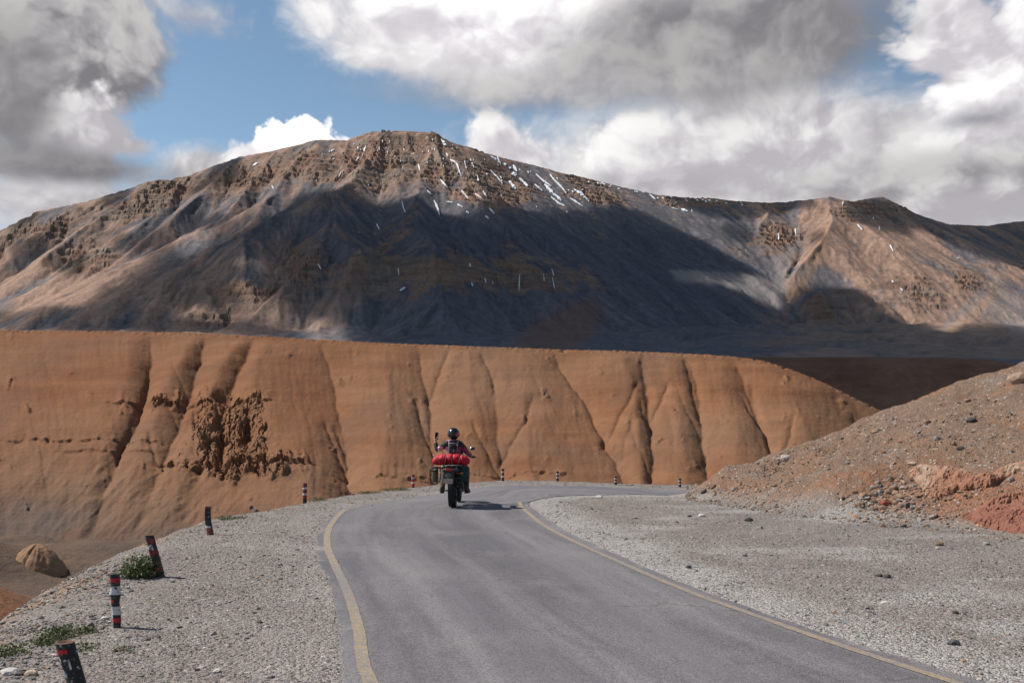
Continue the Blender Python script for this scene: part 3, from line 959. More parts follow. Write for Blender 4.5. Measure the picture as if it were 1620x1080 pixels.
# ------------------------------------------------------------------ unseen cloud overhead, shaped to lay shade on the mountain
def build_shade_cloud():
    W, Hh = 420, 300                                       # coarse raster of the photo, 4 px cells, 30 cells margin left/top
    gx, gy = np.meshgrid((np.arange(W) - 8) * 4.0, np.arange(Hh) * 4.0)
    jx = gx + 9 * fbm(gx / 60, gy / 45, 4, 400)
    jy = gy + 5 * fbm(gx / 60 + 40, gy / 45, 4, 401)
    s = np.zeros_like(gx)

    def add(poly, v):
        m = in_poly(jx, jy, poly)
        s[m] = v
    add([(435, 338), (490, 306), (530, 298), (565, 305), (600, 324), (640, 312), (660, 312), (690, 336), (750, 350), (790, 332), (830, 334), (880, 346), (930, 338), (1000, 330), (1050, 352), (1100, 378), (1150, 404),
         (1192, 430), (1196, 436), (1130, 424), (1056, 424), (1062, 446), (1140, 452), (1195, 472), (1245, 494), (1255, 462), (1300, 452), (1350, 458), (1385, 478), (1350, 488), (1420, 505), (1455, 522), (1486, 532), (1520, 522), (1560, 506), (1600, 520), (1680, 560), (1680, 640), (1100, 640), (580, 560),
         (540, 500), (500, 452), (470, 420), (440, 400), (395, 385), (370, 372)], 1.0)
    add([(1405, 312), (1450, 335), (1500, 352), (1660, 340), (1660, 420), (1590, 420), (1540, 400), (1480, 372), (1420, 345)], 0.95)
    add([(1040, 306), (1160, 316), (1300, 312), (1270, 326), (1190, 350), (1120, 345), (1060, 322)], 0.75)
    add([(1130, 352), (1190, 352), (1180, 385), (1150, 395)], 0.7)
    add([(1340, 318), (1400, 314), (1400, 345), (1440, 372), (1400, 372), (1340, 345)], 0.75)
    add([(720, 228), (800, 252), (830, 280), (770, 275)], 0.55)
    add([(400, 385), (300, 410), (220, 445), (150, 478), (250, 478), (330, 450), (360, 440), (352, 470), (280, 510), (200, 518), (330, 524), (400, 524), (420, 490), (470, 500), (500, 524), (580, 524), (520, 440), (470, 420), (460, 425), (430, 440), (370, 430)], 0.85)
    add([(270, 348), (330, 335), (370, 345), (320, 362), (255, 378)], 0.7)
    add([(35, 378), (100, 352), (120, 360), (60, 388), (20, 396)], 0.8)
    add([(-40, 500), (100, 478), (150, 500), (90, 524), (-40, 524)], 0.6)
    add([(110, 480), (180, 470), (230, 480), (150, 500)], 0.55)
    streak = fbm((gx * 0.80 - gy * 0.60) / 90, (gx * 0.60 + gy * 0.80) / 26, 4, 430)
    left_ = sstep(470, 380, gx + (gy - 330) * -0.4) * sstep(270, 330, gy + gx * 0.22)
    s = np.maximum(s, left_ * np.clip(0.26 + 1.6 * streak, 0, 0.85))
    rgt_ = sstep(1180, 1230, gx) * sstep(500, 470, gy)
    s = np.maximum(s, rgt_ * np.clip(0.05 + 1.3 * fbm(gx / 70, gy / 26, 4, 431), 0, 0.7))
    arm = blur(in_poly(jx, jy, [(535, 297), (440, 335), (380, 365), (300, 405), (215, 447), (130, 488), (50, 526), (600, 530), (600, 420)]).astype(float), 0.8)
    s = np.maximum(s, arm * np.clip(0.92 + 0.5 * streak, 0, 1))
    for cx_, cy_, rx_, ry_ in ((388, 414, 36, 11), (378, 450, 34, 13), (440, 500, 62, 15), (290, 492, 50, 11), (400, 475, 30, 10), (520, 518, 60, 9), (345, 500, 30, 9)):
        s = s * (1 - 0.92 * np.exp(-(((jx - cx_ + 0.5 * (jy - cy_)) / rx_) ** 2 + ((jy - cy_) / ry_) ** 2)))
    s = blur(s, 1.1)
    s = np.clip(s + 0.30 * fbm(gx / 50, gy / 24, 4, 410) * sstep(0.02, 0.5, s) * sstep(1.0, 0.75, s), 0, 1)
    H = 3700.0
    cell = 19.0
    ax, ay = SUN_DIR.x / SUN_DIR.z, SUN_DIR.y / SUN_DIR.z
    pts = []
    vals = []
    v = MT['vis'] & (MT['ys'][:, None] > 1500)
    P = np.stack([MT['X'][v], MT['Y'][v], MT['Z'][v]], -1)
    pts.append(P)
    vals.append(bil(s, MT['PX'][v] / 4 + 8, MT['PY'][v] / 4))
    Hp = HILL.reshape(-1, 3)
    hp = 810 + F * Hp[:, 0] / Hp[:, 1]
    pts.append(Hp)
    vals.append(np.where(hp < 1590, 1.0, 0.0))
    sunny = np.vstack([WALL[::3]] + [np.stack([a.ravel(), b_.ravel(), 0 * a.ravel()], -1) for a, b_ in [np.meshgrid(np.linspace(-400, 330, 60), np.linspace(-60, 420, 50))]])
    for _ in range(3):
        pts.append(sunny)
        vals.append(np.zeros(len(sunny)))
    P = np.vstack(pts)
    val = np.concatenate(vals)
    cxp = P[:, 0] + (H - P[:, 2]) * ax
    cyp = P[:, 1] + (H - P[:, 2]) * ay
    x0, y0 = cxp.min() - 300, cyp.min() - 300
    nx = int((cxp.max() + 300 - x0) / cell)
    ny = int((cyp.max() + 300 - y0) / cell)
    ii = ((cxp - x0) / cell).astype(int)
    jj = ((cyp - y0) / cell).astype(int)
    ws = np.zeros((ny, nx))
    vs = np.zeros((ny, nx))
    np.add.at(ws, (jj, ii), 1.0)
    np.add.at(vs, (jj, ii), val)
    a, b = blur(vs, 1.1), blur(ws, 1.1)
    for sg in (3.0, 7.0, 14.0):                            # fill what the camera does not see from its neighbours
        w2 = blur(ws, sg)
        v2 = blur(vs, sg)
        m = b < 0.08
        a = np.where(m, v2, a)
        b = np.where(m, w2, b)
    S = np.where(b > 1e-5, a / np.maximum(b, 1e-5), 0.0)
    S = blur(S, 0.6)
    S[:4] = S[-4:] = 0
    S[:, :4] = S[:, -4:] = 0
    S = 0.25 * np.clip((S - 0.06) / 0.9, 0, 1) + 0.75 * sstep(0.30, 0.70, S)
    SIG = 0.014
    th = -np.log(1 - 0.995 * S) * SUN_DIR.z / SIG  # thickness worked back from the shade wanted on the slopes
    gx, gy = np.meshgrid(x0 + (np.arange(nx) + 0.5) * cell, y0 + (np.arange(ny) + 0.5) * cell)
    und = 26 * fbm(gx / 300, gy / 300, 3, 420)
    top = np.stack([gx, gy, H + und + th * 0.6], -1).reshape(-1, 3)
    bot = np.stack([gx, gy, H + und - th * 0.4], -1).reshape(-1, 3)
    on = th > 0.5
    keep = on[:-1, :-1] | on[1:, :-1] | on[:-1, 1:] | on[1:, 1:]
    f = grid_faces(ny, nx, keep)
    n = nx * ny
    V = np.vstack([top, bot])
    Fc = np.vstack([f, f[:, ::-1] + n])
    m = bpy.data.materials.new('shade_cloud_vapour')
    m.use_nodes = True
    nt = NT(m.node_tree)
    m.node_tree.nodes.remove(m.node_tree.nodes['Principled BSDF'])
    pv = nt.n.new('ShaderNodeVolumePrincipled')
    pv.inputs['Color'].default_value = (0.97, 0.97, 0.98, 1)
    pv.inputs['Density'].default_value = SIG
    pv.inputs['Anisotropy'].default_value = 0.6
    nt.l.new(pv.outputs[0], nt.n['Material Output'].inputs['Volume'])
    used = np.unique(Fc)
    remap = -np.ones(len(V), np.int64)
    remap[used] = np.arange(len(used))
    o = mesh_np('cloud', V[used], remap[Fc], m, True, kind='stuff')
    o['label'] = 'unseen cloud above the view, its thickness shaped to shade the mountain and hill'
    o['category'] = 'cloud'


build_shade_cloud()

# ------------------------------------------------------------------ near ground: verge, lay-by, rubble slope
EDGE = [(-3.0, -60), (-3.2, -15), (-3.4, -5), (-3.6, 0), (-4.0, 5), (-4.55, 8.8), (-5.3, 12.3), (-5.68, 15.9), (-5.7, 18.7), (-5.24, 20.4), (-4.25, 24.8), (-2.83, 28.0),
        (-1.5, 30.1), (-0.2, 31.3), (1.6, 30.9), (3.5, 29.6), (5.0, 29.0), (8, 29.5), (12, 31), (25, 37), (60, 50), (150, 70)]
TOE = [(15, -60), (14, -10), (13, 0), (11, 6), (9.5, 11), (8.05, 15.4), (7.6, 16.9), (6.9, 17.8), (6.2, 18.8), (5.2, 20.7), (4.5, 22.6), (4.0, 24.0)]
BACK = [(3.9, 24.2), (5.5, 24.5), (7.5, 25.0), (10, 25.8), (16, 28.0), (40, 36), (100, 55), (200, 90)]
EDGE_S = [tuple(p) for p in catmull(EDGE, 120)]

LK = [(3.0, -10), (0.3, 0), gnd(543, 1080), gnd(533, 983), gnd(522, 924), gnd(503, 885), gnd(502, 850), gnd(515, 825), gnd(545, 806), gnd(600, 794), gnd(692, 781.5), gnd(775, 769.5), gnd(870, 767.5), gnd(1000, 771.5), gnd(1065, 774.5), (7.2, 26.3), (12, 28.4), (22, 33)]
RK = [(7.8, -10), (5.4, 0), gnd(1560, 1080), gnd(1325, 1008), gnd(1112, 934), gnd(972, 875), gnd(893, 838), gnd(855, 812), gnd(838, 800), gnd(839, 794), gnd(855, 789), gnd(885, 785), gnd(930, 783), gnd(1000, 782), gnd(1065, 782.5), (7.2, 24.6), (12, 26.2), (22, 30.6)]
ROAD_L = catmull(LK, 420)
ROAD_R = catmull(RK, 420)
ROAD_POLY = [tuple(p) for p in ROAD_L[::3]] + [tuple(p) for p in ROAD_R[::-3]]


def _fields(x, y, fine=True):
    de, se, _ = poly_dist(x, y, EDGE_S[::1 if fine else 3])
    d1, s1, _ = poly_dist(x, y, TOE)
    d2, s2, _ = poly_dist(x, y, BACK)
    q = 4 if fine else 10
    dl, _, _ = poly_dist(x, y, [tuple(p) for p in ROAD_L[::q]])
    dr, _, _ = poly_dist(x, y, [tuple(p) for p in ROAD_R[::q]])
    dd = np.minimum(dl, dr)
    return [de * se, np.where(s1 < 0, d1, -d1), np.where(s2 < 0, d2, -d2), np.where(in_poly(x, y, ROAD_POLY), -dd, dd)]


class Raster:
    def __init__(self, x0, x1, y0, y1, res, fine):
        self.x0, self.y0, self.res = x0, y0, res
        self.x1, self.y1 = x1, y1
        X, Y = np.meshgrid(np.arange(x0, x1 + res, res), np.arange(y0, y1 + res, res))
        self.f = _fields(X, Y, fine)


R_FINE = Raster(-8.5, 15.5, 0.0, 34.5, 0.09, True)
R_WIDE = Raster(-130, 130, -130, 130, 1.0, False)


def fields(x, y):
    out = []
    m = (x > R_FINE.x0) & (x < R_FINE.x1) & (y > R_FINE.y0) & (y < R_FINE.y1)
    for a, b in zip(R_FINE.f, R_WIDE.f):
        w = bil(b, (x - R_WIDE.x0) / R_WIDE.res, (y - R_WIDE.y0) / R_WIDE.res)
        out.append(np.where(m, bil(a, (x - R_FINE.x0) / R_FINE.res, (y - R_FINE.y0) / R_FINE.res), w))
    return out


def ground_height(x, y, fine=True, full=False):
    x = np.asarray(x, float)
    y = np.asarray(y, float)
    e_, sf, sb, rs = fields(x, y)
    sd = e_ + 0.16 * fbm(x * 1.1, y * 1.1, 3, 510)
    drop = np.where(sd > 3, sd, np.log1p(np.exp(np.clip(sd, -8, 3) * 5)) / 5)
    z = -0.85 * drop
    sf = sf + 0.35 * fbm(x * 0.55, y * 0.55, 3, 501)
    h = smin(0.50 * sf * (1 - 0.012 * np.clip(sf, 0, 20)), 1.05 * sb, 0.5)
    h = smax(h, np.full_like(h, -0.05), 0.10) + 0.05
    sh = np.minimum(sf, sb)
    hm = sstep(-0.15, 0.5, sh)
    z = z + h * sstep(1.0, -1.5, sd)
    rm = rs < 0
    dr = np.abs(rs)
    off = np.where(rm, 0.0, sstep(0.0, 0.5, dr))
    if fine:
        z = z - 0.004 + off * (0.018 * fbm(x * 1.3, y * 1.3, 4, 520) + 0.010 * fbm(x * 7, y * 7, 3, 521))
        z = z + hm * (0.16 * fbm(x * 0.6, y * 0.6, 4, 530) + 0.05 * ridged(x * 2.2, y * 2.2, 3, 531) + 0.025 * fbm(x * 9, y * 9, 3, 532))
        # cut bank with lumps at the foot of the slope
        z = z + np.exp(-((x - 6.55) / 0.9) ** 2 - ((y - 19.3) / 1.1) ** 2) * (0.22 + 0.16 * ridged(x * 3.0, y * 3.0, 3, 540))
        z = z + np.exp(-((x - 4.95) / 0.55) ** 2 - ((y - 23.5) / 0.55) ** 2) * 0.20 * (0.6 + 0.6 * ridged(x * 3, y * 3, 3, 541))
    z = np.where(rm & (dr > 0.10), -0.006, z + np.where(rm, -0.002, 0))
    z = np.maximum(z, -29 + 0.8 * fbm(x / 9, y / 9, 3, 545))
    if full:
        return z, sd, sh, dr, rm
    return z


def build_ground():
    th = np.concatenate([np.linspace(-180, -40, 60, endpoint=False), np.linspace(-40, 40, 560, endpoint=False), np.linspace(40, 180, 61)]) * math.pi / 180
    r = np.concatenate([0.15 * np.exp(np.linspace(0, math.log(4 / 0.15), 30, endpoint=False)), 4 * np.exp(np.linspace(0, math.log(40 / 4.0), 260, endpoint=False)), np.linspace(40, 110, 26)])
    T, R_ = np.meshgrid(th, r)
    X = R_ * np.sin(T)
    Y = R_ * np.cos(T)
    z, sd, sh, dr, rm = ground_height(X, Y, True, True)
    V = np.stack([X, Y, z], -1).reshape(-1, 3)
    hm = sstep(-0.4, 0.5, sh + 0.4 * fbm(X * 0.8, Y * 0.8, 4, 550))
    lip = np.exp(-((sd + 0.05) / 0.35) ** 2) * sstep(-0.1, 0.35, fbm(X * 0.5, Y * 0.5, 3, 551)) + sstep(0.3, 1.5, sd)
    right = (X > np.interp(Y, ROAD_R[::10, 1], ROAD_R[::10, 0])) & ~rm
    pale = np.exp(-(dr / 0.9) ** 2) * np.where(right, 1.0, 0.25)
    n = fbm(X * 0.35, Y * 0.7, 4, 552)
    pale = np.clip(pale + sstep(0.0, 0.4, n) * np.where(right, 0.75, 0.15), 0, 1) * (1 - hm)
    with np.errstate(all='ignore'):
        gx_ = np.where(Y > 3, 810 + F * X / np.maximum(Y, 3), -999)
        gy_ = np.where(Y > 3, HZ - F * (z - EYE) / np.maximum(Y, 3), -999)
    ochre = np.exp(-(((gx_ - 1560) / 110) ** 2 + ((gy_ - 795 + 0.10 * (gx_ - 1560)) / 42) ** 2)) + 0.8 * np.exp(-(((gx_ - 1400) / 60) ** 2 + ((gy_ - 785) / 28) ** 2)) + 0.5 * np.exp(-(((gx_ - 1150) / 60) ** 2 + ((gy_ - 770) / 14) ** 2))
    ochre = np.clip(ochre * 1.3, 0, 1)
    wb = 0.25 * fbm(X * 0.25, Y * 0.25, 3, 561)
    rut = np.where(right, np.exp(-((dr - 1.0 - wb) / 0.16) ** 2) + np.exp(-((dr - 2.5 - wb) / 0.18) ** 2), 0.9 * np.exp(-((dr - 0.75 - wb) / 0.17) ** 2)) * (1 - hm) * (~rm)
    rut = rut * np.clip(0.6 + 1.2 * fbm(X * 0.5, Y * 0.5, 3, 562), 0, 1)
    mesh_np('ground', V, grid_faces(len(r), len(th)), mat_ground(), True,
            dict(hillside=hm.ravel(), lip=np.clip(lip, 0, 1).ravel(), pale=pale.ravel(), ochre=ochre.ravel(), rut=np.clip(rut, 0, 1).ravel()), kind='structure')


def mat_ground():
    m, nt, bs = material('gravel_ground')
    p = nt.geo()
    hill = nt.attr('hillside')
    lip = nt.attr('lip')
    pale = nt.attr('pale')
    c1 = nt.vor(p, 75, 'F1', out='Color')
    d1 = nt.vor(p, 75, 'F1')
    c2 = nt.vor(p, 30, 'F1', out='Color')
    d2 = nt.vor(p, 30, 'F1')
    v1 = nt.sep(c1)[0]
    v2 = nt.sep(c2)[0]
    v2b = nt.sep(c2)[1]
    big = nt.noise(p, 0.8, 5, 0.6)
    mid = nt.noise(p, 5.0, 5, 0.6)
    fine = nt.noise(p, 60, 3, 0.6)
    grav = nt.mix(nt.mr(big, 0.3, 0.7), (0.185, 0.160, 0.147), (0.240, 0.214, 0.200))
    grav = nt.mix(nt.mr(mid, 0.45, 0.75, 0, 0.6), grav, (0.225, 0.175, 0.136))
    grav = nt.mix(nt.m('MULTIPLY', pale, 0.75), grav, (0.355, 0.332, 0.318))
    grav = nt.mix(nt.m('MULTIPLY', nt.attr('rut'), 0.65), grav, (0.175, 0.147, 0.128))
    soil = nt.mix(nt.mr(mid, 0.3, 0.7), (0.150, 0.096, 0.068), (0.218, 0.145, 0.104))
    soil = nt.mix(nt.mr(big, 0.50, 0.68, 0, 0.75), soil, (0.225, 0.110, 0.060))
    soil = nt.mix(nt.mr(nt.noise(p, 1.7, 4, 0.6), 0.56, 0.70, 0, 0.6), soil, (0.19, 0.165, 0.145))
    soil = nt.mix(nt.m('MULTIPLY', nt.attr('ochre'), nt.mr(mid, 0.3, 0.65, 0.25, 0.8)), soil, (0.285, 0.120, 0.062))
    col = nt.mix(hill, grav, soil)
    col = nt.mix(nt.m('MULTIPLY', lip, 0.8), col, (0.29, 0.165, 0.085))
    # individual pebbles by tone
    t1 = nt.mr(v1, 0.0, 1.0, 0.70, 1.30)
    t2 = nt.mr(v2, 0.0, 1.0, 0.82, 1.18)
    sp = nt.m('MULTIPLY', t1, t2)
    col = nt.vm('SCALE', col, scale=sp)
    col = nt.mix(nt.m('GREATER_THAN', v2b, 0.985), col, (0.42, 0.39, 0.37))
    col = nt.mix(nt.m('LESS_THAN', v2b, 0.03), col, (0.09, 0.08, 0.076))
    nt.put(bs.inputs['Base Color'], col)
    bs.inputs['Roughness'].default_value = 0.93
    bs.inputs['Specular IOR Level'].default_value = 0.2
    h = nt.m('ADD', nt.m('MULTIPLY', d1, -0.5), nt.m('ADD', nt.m('MULTIPLY', d2, -1.0), nt.m('MULTIPLY', mid, 1.2)))
    h = nt.m('MULTIPLY_ADD', fine, 0.3, h)
    nt.put(bs.inputs['Normal'], nt.bump(h, 1.0, 0.022))
    return m


build_ground()


def hit_ground(px, py, y0=4.0, y1=45.0):
    px = np.atleast_1d(np.asarray(px, float))
    py = np.atleast_1d(np.asarray(py, float))
    ys = np.linspace(y0, y1, 110)
    u = (px - 810) / F
    s = (HZ - py) / F

    def march(Yy, fine):
        X = u[:, None] * Yy
        G = ground_height(X, Yy, fine)
        below = (EYE + s[:, None] * Yy) <= G
        return np.argmax(below, axis=1), below.any(axis=1)
    k, ok = march(np.broadcast_to(ys, (len(px), len(ys))), False)
    st = ys[1] - ys[0]
    lo = ys[k] - 2.0 * st
    Yf = lo[:, None] + np.linspace(0, 3.0 * st, 22)[None, :]
    k2, ok2 = march(Yf, True)
    y = Yf[np.arange(len(px)), k2]
    return np.stack([u * y, y, EYE + s * y], -1), ok & ok2


def gz(x, y):
    return float(ground_height(np.array([x]), np.array([y]))[0])


# ------------------------------------------------------------------ valley floor and the earth mounds on it
def build_valley():
    NX, NY = 330, 260
    xs = np.linspace(-330, 420, NX)
    ys = np.linspace(55, 640, NY)
    X, Y = np.meshgrid(xs, ys)
    z = -29.5 + 2.4 * fbm(X / 40, Y / 40, 5, 601) + 1.6 * ridged(X / 26 + Y / 60, Y / 20, 4, 602)
    z = z + 9 * np.exp(-(((X + 112) / 16) ** 2 + ((Y - 196) / 15) ** 2))
    z = z + 3.0 * sstep(185, 236, Y) * sstep(80, -20, X) * (1 + 0.5 * fbm(X / 14, Y / 14, 3, 606))
    # nearer orange bank at the lower left
    z = z + 11.5 * np.exp(-(((X + 84) / 15) ** 2 + ((Y - 136) / 22) ** 2)) * (1 + 0.15 * fbm(X / 6, Y / 6, 3, 604))
    ora = np.exp(-(((X + 82) / 22) ** 2 + ((Y - 134) / 24) ** 2))
    zfloor = z.copy()
    V = np.stack([X, Y, z], -1).reshape(-1, 3)
    m, nt, bs = material('valley_gravel_shade')
    p = nt.geo()
    n = nt.noise(p, 0.05, 6, 0.65)
    n2 = nt.noise(p, 0.5, 6, 0.65)
    o_ = nt.attr('orange')
    c = nt.mix(nt.mr(n, 0.35, 0.65), (0.082, 0.058, 0.046), (0.150, 0.096, 0.064))  # dark gravel, darkened further to paint in the cloud shade lying here
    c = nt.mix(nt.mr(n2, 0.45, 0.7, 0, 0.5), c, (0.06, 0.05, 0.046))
    c = nt.mix(nt.m('MULTIPLY', o_, nt.mr(n2, 0.3, 0.7, 0.5, 1.0)), c, (0.30, 0.125, 0.055))
    nt.put(bs.inputs['Base Color'], c)
    bs.inputs['Roughness'].default_value = 0.95
    bs.inputs['Specular IOR Level'].default_value = 0.1
    nt.put(bs.inputs['Normal'], nt.bump(n2, 0.6, 1.2))
    mesh_np('valley_floor', V, grid_faces(NY, NX), m, True, dict(orange=np.clip(ora, 0, 1).ravel()), kind='structure')
    # free-standing cone of earth
    N, K = 96, 40
    a, t = np.meshgrid(np.linspace(0, 2 * np.pi, N + 1), np.linspace(0, 1, K))
    dd = np.linspace(110, 235, 500)
    hx, hy, hz_ = unproj(62, 893, dd)
    fl = bil(zfloor, (hx - xs[0]) / (xs[1] - xs[0]), (hy - ys[0]) / (ys[1] - ys[0]))
    kk = int(np.argmax(hz_ <= fl))
    cx, cy, cz = hx[kk], hy[kk], fl[kk]
    rs_ = dd[kk] / 192.0
    rr = t * (6.3 + 0.9 * np.cos(a * 2 + 0.6)) + 0.02
    ca, sa = np.cos(a), np.sin(a)
    rib = np.abs(fbm(ca * 2.2 + t * 0.4, sa * 2.2, 4, 610)) * 2.2
    z = 5.0 * np.cos(np.clip(t + 0.10 * np.cos(a - 0.8), 0, 1) * np.pi / 2) ** 1.25 - 0.7 * rib * np.sin(t * np.pi) + 0.25 * fbm(ca * 9 * t, sa * 9 * t, 3, 611) - 1.0 - 3.5 * t ** 5
    z = z * rs_
    V = np.stack([cx + ca * rr * rs_, cy + sa * rr * rs_, cz + z], -1).reshape(-1, 3)
    m, nt, bs = material('mound_earth')
    p = nt.geo()
    n2 = nt.noise(p, 0.6, 5, 0.6)
    nt.put(bs.inputs['Base Color'], nt.mix(nt.mr(n2, 0.35, 0.7), (0.27, 0.150, 0.080), (0.20, 0.105, 0.056)))
    bs.inputs['Roughness'].default_value = 0.95
    nt.put(bs.inputs['Normal'], nt.bump(n2, 0.5, 0.6))
    o = mesh_np('earth_mound', V, grid_faces(K, N + 1), m, True)
    o['label'] = 'small orange cone of bare earth on the dark valley floor'
    o['category'] = 'mound'
    # land out to the horizon
    N = 96
    rad = [0.0, 400, 1500, 4000, 9000, 20000, 45000]
    a, r = np.meshgrid(np.linspace(0, 2 * np.pi, N + 1), rad)
    V = np.stack([np.cos(a) * r, np.sin(a) * r, np.full(a.shape, -44.0)], -1).reshape(-1, 3)
    m2 = simple_mat('plain_earth', (0.17, 0.125, 0.09), 0.95, 0, 0.25, 0.004, 0.1)
    mesh_np('plain', V, grid_faces(len(rad), N + 1)[:, ::-1], m2, False, kind='structure')


build_valley()


# ------------------------------------------------------------------ road
def build_road():
    n, k = 420, 34
    L, R = ROAD_L.copy(), ROAD_R.copy()
    tt = np.arange(n)
    seg = np.hypot(*np.diff(0.5 * (L + R), axis=0).T)
    al = np.concatenate([[0], np.cumsum(seg)])
    jl = 0.09 * fbm(al * 1.3, al * 0, 4, 701) + 0.03 * fbm(al * 6, al * 0, 2, 702)
    jr = 0.06 * fbm(al * 1.3, al * 0 + 5, 4, 703)
    d = R - L
    wd = np.hypot(d[:, 0], d[:, 1])[:, None]
    d = d / wd
    L = L - d * jl[:, None]
    R = R + d * jr[:, None]
    w = np.concatenate([[0, 0.004], np.linspace(0.02, 0.98, k - 4), [0.996, 1]])
    P = L[:, None, :] * (1 - w[None, :, None]) + R[:, None, :] * w[None, :, None]
    Z = 0.005 + 0.022 * np.sin(np.pi * w)[None, :] + 0.002 * fbm(P[..., 0] * 0.7, P[..., 1] * 0.7, 3, 704)
    Z[:, 0] = Z[:, -1] = -0.03
    P[:, 0] -= d * 0.0
    V = np.stack([P[..., 0], P[..., 1], Z], -1).reshape(-1, 3)
    rv = np.broadcast_to(w, (n, k)) * wd
    ru = np.broadcast_to(al[:, None], (n, k))
    rc = np.minimum(rv, wd - rv)
    uv = np.stack([ru, rv, rc], -1).reshape(-1, 3)
    m, nt, bs = material('asphalt')
    a = nt.attr('track', 'Vector')
    u, v, e = nt.sep(a)
    p = nt.geo()
    st = nt.noise(nt.comb(nt.m('MULTIPLY', u, 0.10), nt.m('MULTIPLY', v, 1.6), 0.0), 1.0, 5, 0.6)
    st2 = nt.noise(nt.comb(nt.m('MULTIPLY', u, 0.35), nt.m('MULTIPLY', v, 7.0), 3.0), 1.0, 4, 0.6)
    big = nt.noise(p, 0.6, 5, 0.6)
    mid = nt.noise(p, 6, 5, 0.65)
    agg = nt.vor(p, 85, 'F1', out='Color')
    ag = nt.sep(agg)[0]
    agd = nt.vor(p, 85, 'F1')
    gr = nt.noise(p, 160, 3, 0.7)
    col = nt.mix(nt.mr(st, 0.40, 0.62), (0.098, 0.091, 0.099), (0.168, 0.155, 0.161))
    col = nt.mix(nt.mr(st2, 0.5, 0.75, 0, 0.35), col, (0.098, 0.091, 0.104))
    col = nt.mix(nt.mr(big, 0.48, 0.7, 0, 0.45), col, (0.200, 0.184, 0.185))
    col = nt.mix(nt.mr(mid, 0.55, 0.8, 0, 0.4), col, (0.098, 0.092, 0.100))
    col = nt.vm('SCALE', col, scale=nt.mr(ag, 0, 1, 0.68, 1.32))
    lane = nt.m('ABSOLUTE', nt.m('SUBTRACT', v, nt.m('MULTIPLY_ADD', big, 0.5, 1.75)))
    tr1 = nt.mr(nt.m('ABSOLUTE', nt.m('SUBTRACT', lane, 0.62)), 0.0, 0.42, 1.0, 0.0, True)
    col = nt.mix(nt.m('MULTIPLY', tr1, nt.mr(st, 0.3, 0.6, 0.05, 0.45)), col, (0.108, 0.100, 0.112))
    sk = nt.noise(nt.comb(nt.m('MULTIPLY', u, 0.8), nt.m('MULTIPLY', v, 3.0), 9.0), 1.0, 5, 0.7)
    col = nt.mix(nt.mr(sk, 0.58, 0.72, 0, 0.5), col, (0.062, 0.058, 0.064))
    cr = nt.vor(nt.vm('ADD', p, nt.vm('SCALE', nt.noise(p, 1.5, 4, 0.6, out='Color'), scale=0.9)), 0.55, 'DISTANCE_TO_EDGE')
    col = nt.mix(nt.m('MULTIPLY', nt.mr(cr, 0.003, 0.012, 0.75, 0.0), nt.mr(big, 0.48, 0.6)), col, (0.075, 0.07, 0.07))
    # dust and grit creeping in from the edges
    tongue = nt.noise(nt.comb(nt.m('MULTIPLY', u, 0.9), nt.m('MULTIPLY', v, 0.8), 5.0), 1.0, 5, 0.65)
    e = nt.m('MULTIPLY_ADD', nt.m('SUBTRACT', tongue, 0.5), -1.5, e)
    dust = nt.mr(nt.m('MULTIPLY_ADD', mid, -0.5, nt.m('MULTIPLY_ADD', big, -0.35, e)), -0.64, -0.42, 1.0, 0.0, True)
    col = nt.mix(nt.m('MULTIPLY', dust, 0.85), col, nt.vm('SCALE', (0.23, 0.207, 0.195), scale=nt.mr(ag, 0, 1, 0.7, 1.3)))
    nt.put(bs.inputs['Base Color'], col)
    bs.inputs['Roughness'].default_value = 0.88
    bs.inputs['Specular IOR Level'].default_value = 0.3
    nt.put(bs.inputs['Normal'], nt.bump(nt.m('ADD', nt.m('MULTIPLY', agd, -0.6), nt.m('MULTIPLY', gr, 0.6)), 0.7, 0.006))
    mesh_np('road', V, grid_faces(n, k)[:, ::-1], m, False, dict(track=uv), kind='structure')

    def zroad(x, y):
        # height of the tarmac surface
        dd = np.hypot(P[..., 0] - x, P[..., 1] - y)
        i = np.unravel_index(np.argmin(dd), dd.shape)
        return Z[i[0], min(max(i[1], 1), k - 2)]
    m2, nt, bs = material('yellow_road_paint')
    p = nt.geo()
    fade = nt.attr('fade')
    n1 = nt.noise(p, 9, 5, 0.65)
    n2 = nt.noise(p, 70, 4, 0.7)
    ag = nt.sep(nt.vor(p, 85, 'F1', out='Color'))[0]
    paint = nt.mix(nt.mr(n1, 0.35, 0.7), (0.285, 0.205, 0.115), (0.25, 0.195, 0.135))
    worn = nt.m('ADD', nt.m('MULTIPLY', n1, 0.6), nt.m('MULTIPLY', n2, 0.5))
    worn = nt.mr(nt.m('ADD', worn, fade), 0.50, 0.74, 0.0, 0.95)
    col = nt.mix(worn, paint, (0.165, 0.150, 0.148))
    col = nt.vm('SCALE', col, scale=nt.mr(ag, 0, 1, 0.75, 1.25))
    nt.put(bs.inputs['Base Color'], col)
    bs.inputs['Roughness'].default_value = 0.85
    nt.put(bs.inputs['Normal'], nt.bump(n2, 0.5, 0.004))

    def strip(pts, wid, fades, name):
        c = catmull(pts, 260)
        t = np.gradient(c, axis=0)
        t /= np.hypot(t[:, 0], t[:, 1])[:, None]
        nn = np.stack([t[:, 1], -t[:, 0]], -1)
        al = np.concatenate([[0], np.cumsum(np.hypot(*np.diff(c, axis=0).T))])
        rows = []
        for j, f in enumerate((-1, -0.33, 0.33, 1)):
            q = c + nn * (f * wid / 2 + (0.010 * fbm(al * 3, al * 0 + j, 3, 720) if abs(f) == 1 else 0))[:, None] if abs(f) == 1 else c + nn * (f * wid / 2)
            rows.append(q)
        G = np.stack(rows, 1)
        zz = np.array([zroad(q[0], q[1]) for q in c]) + 0.005
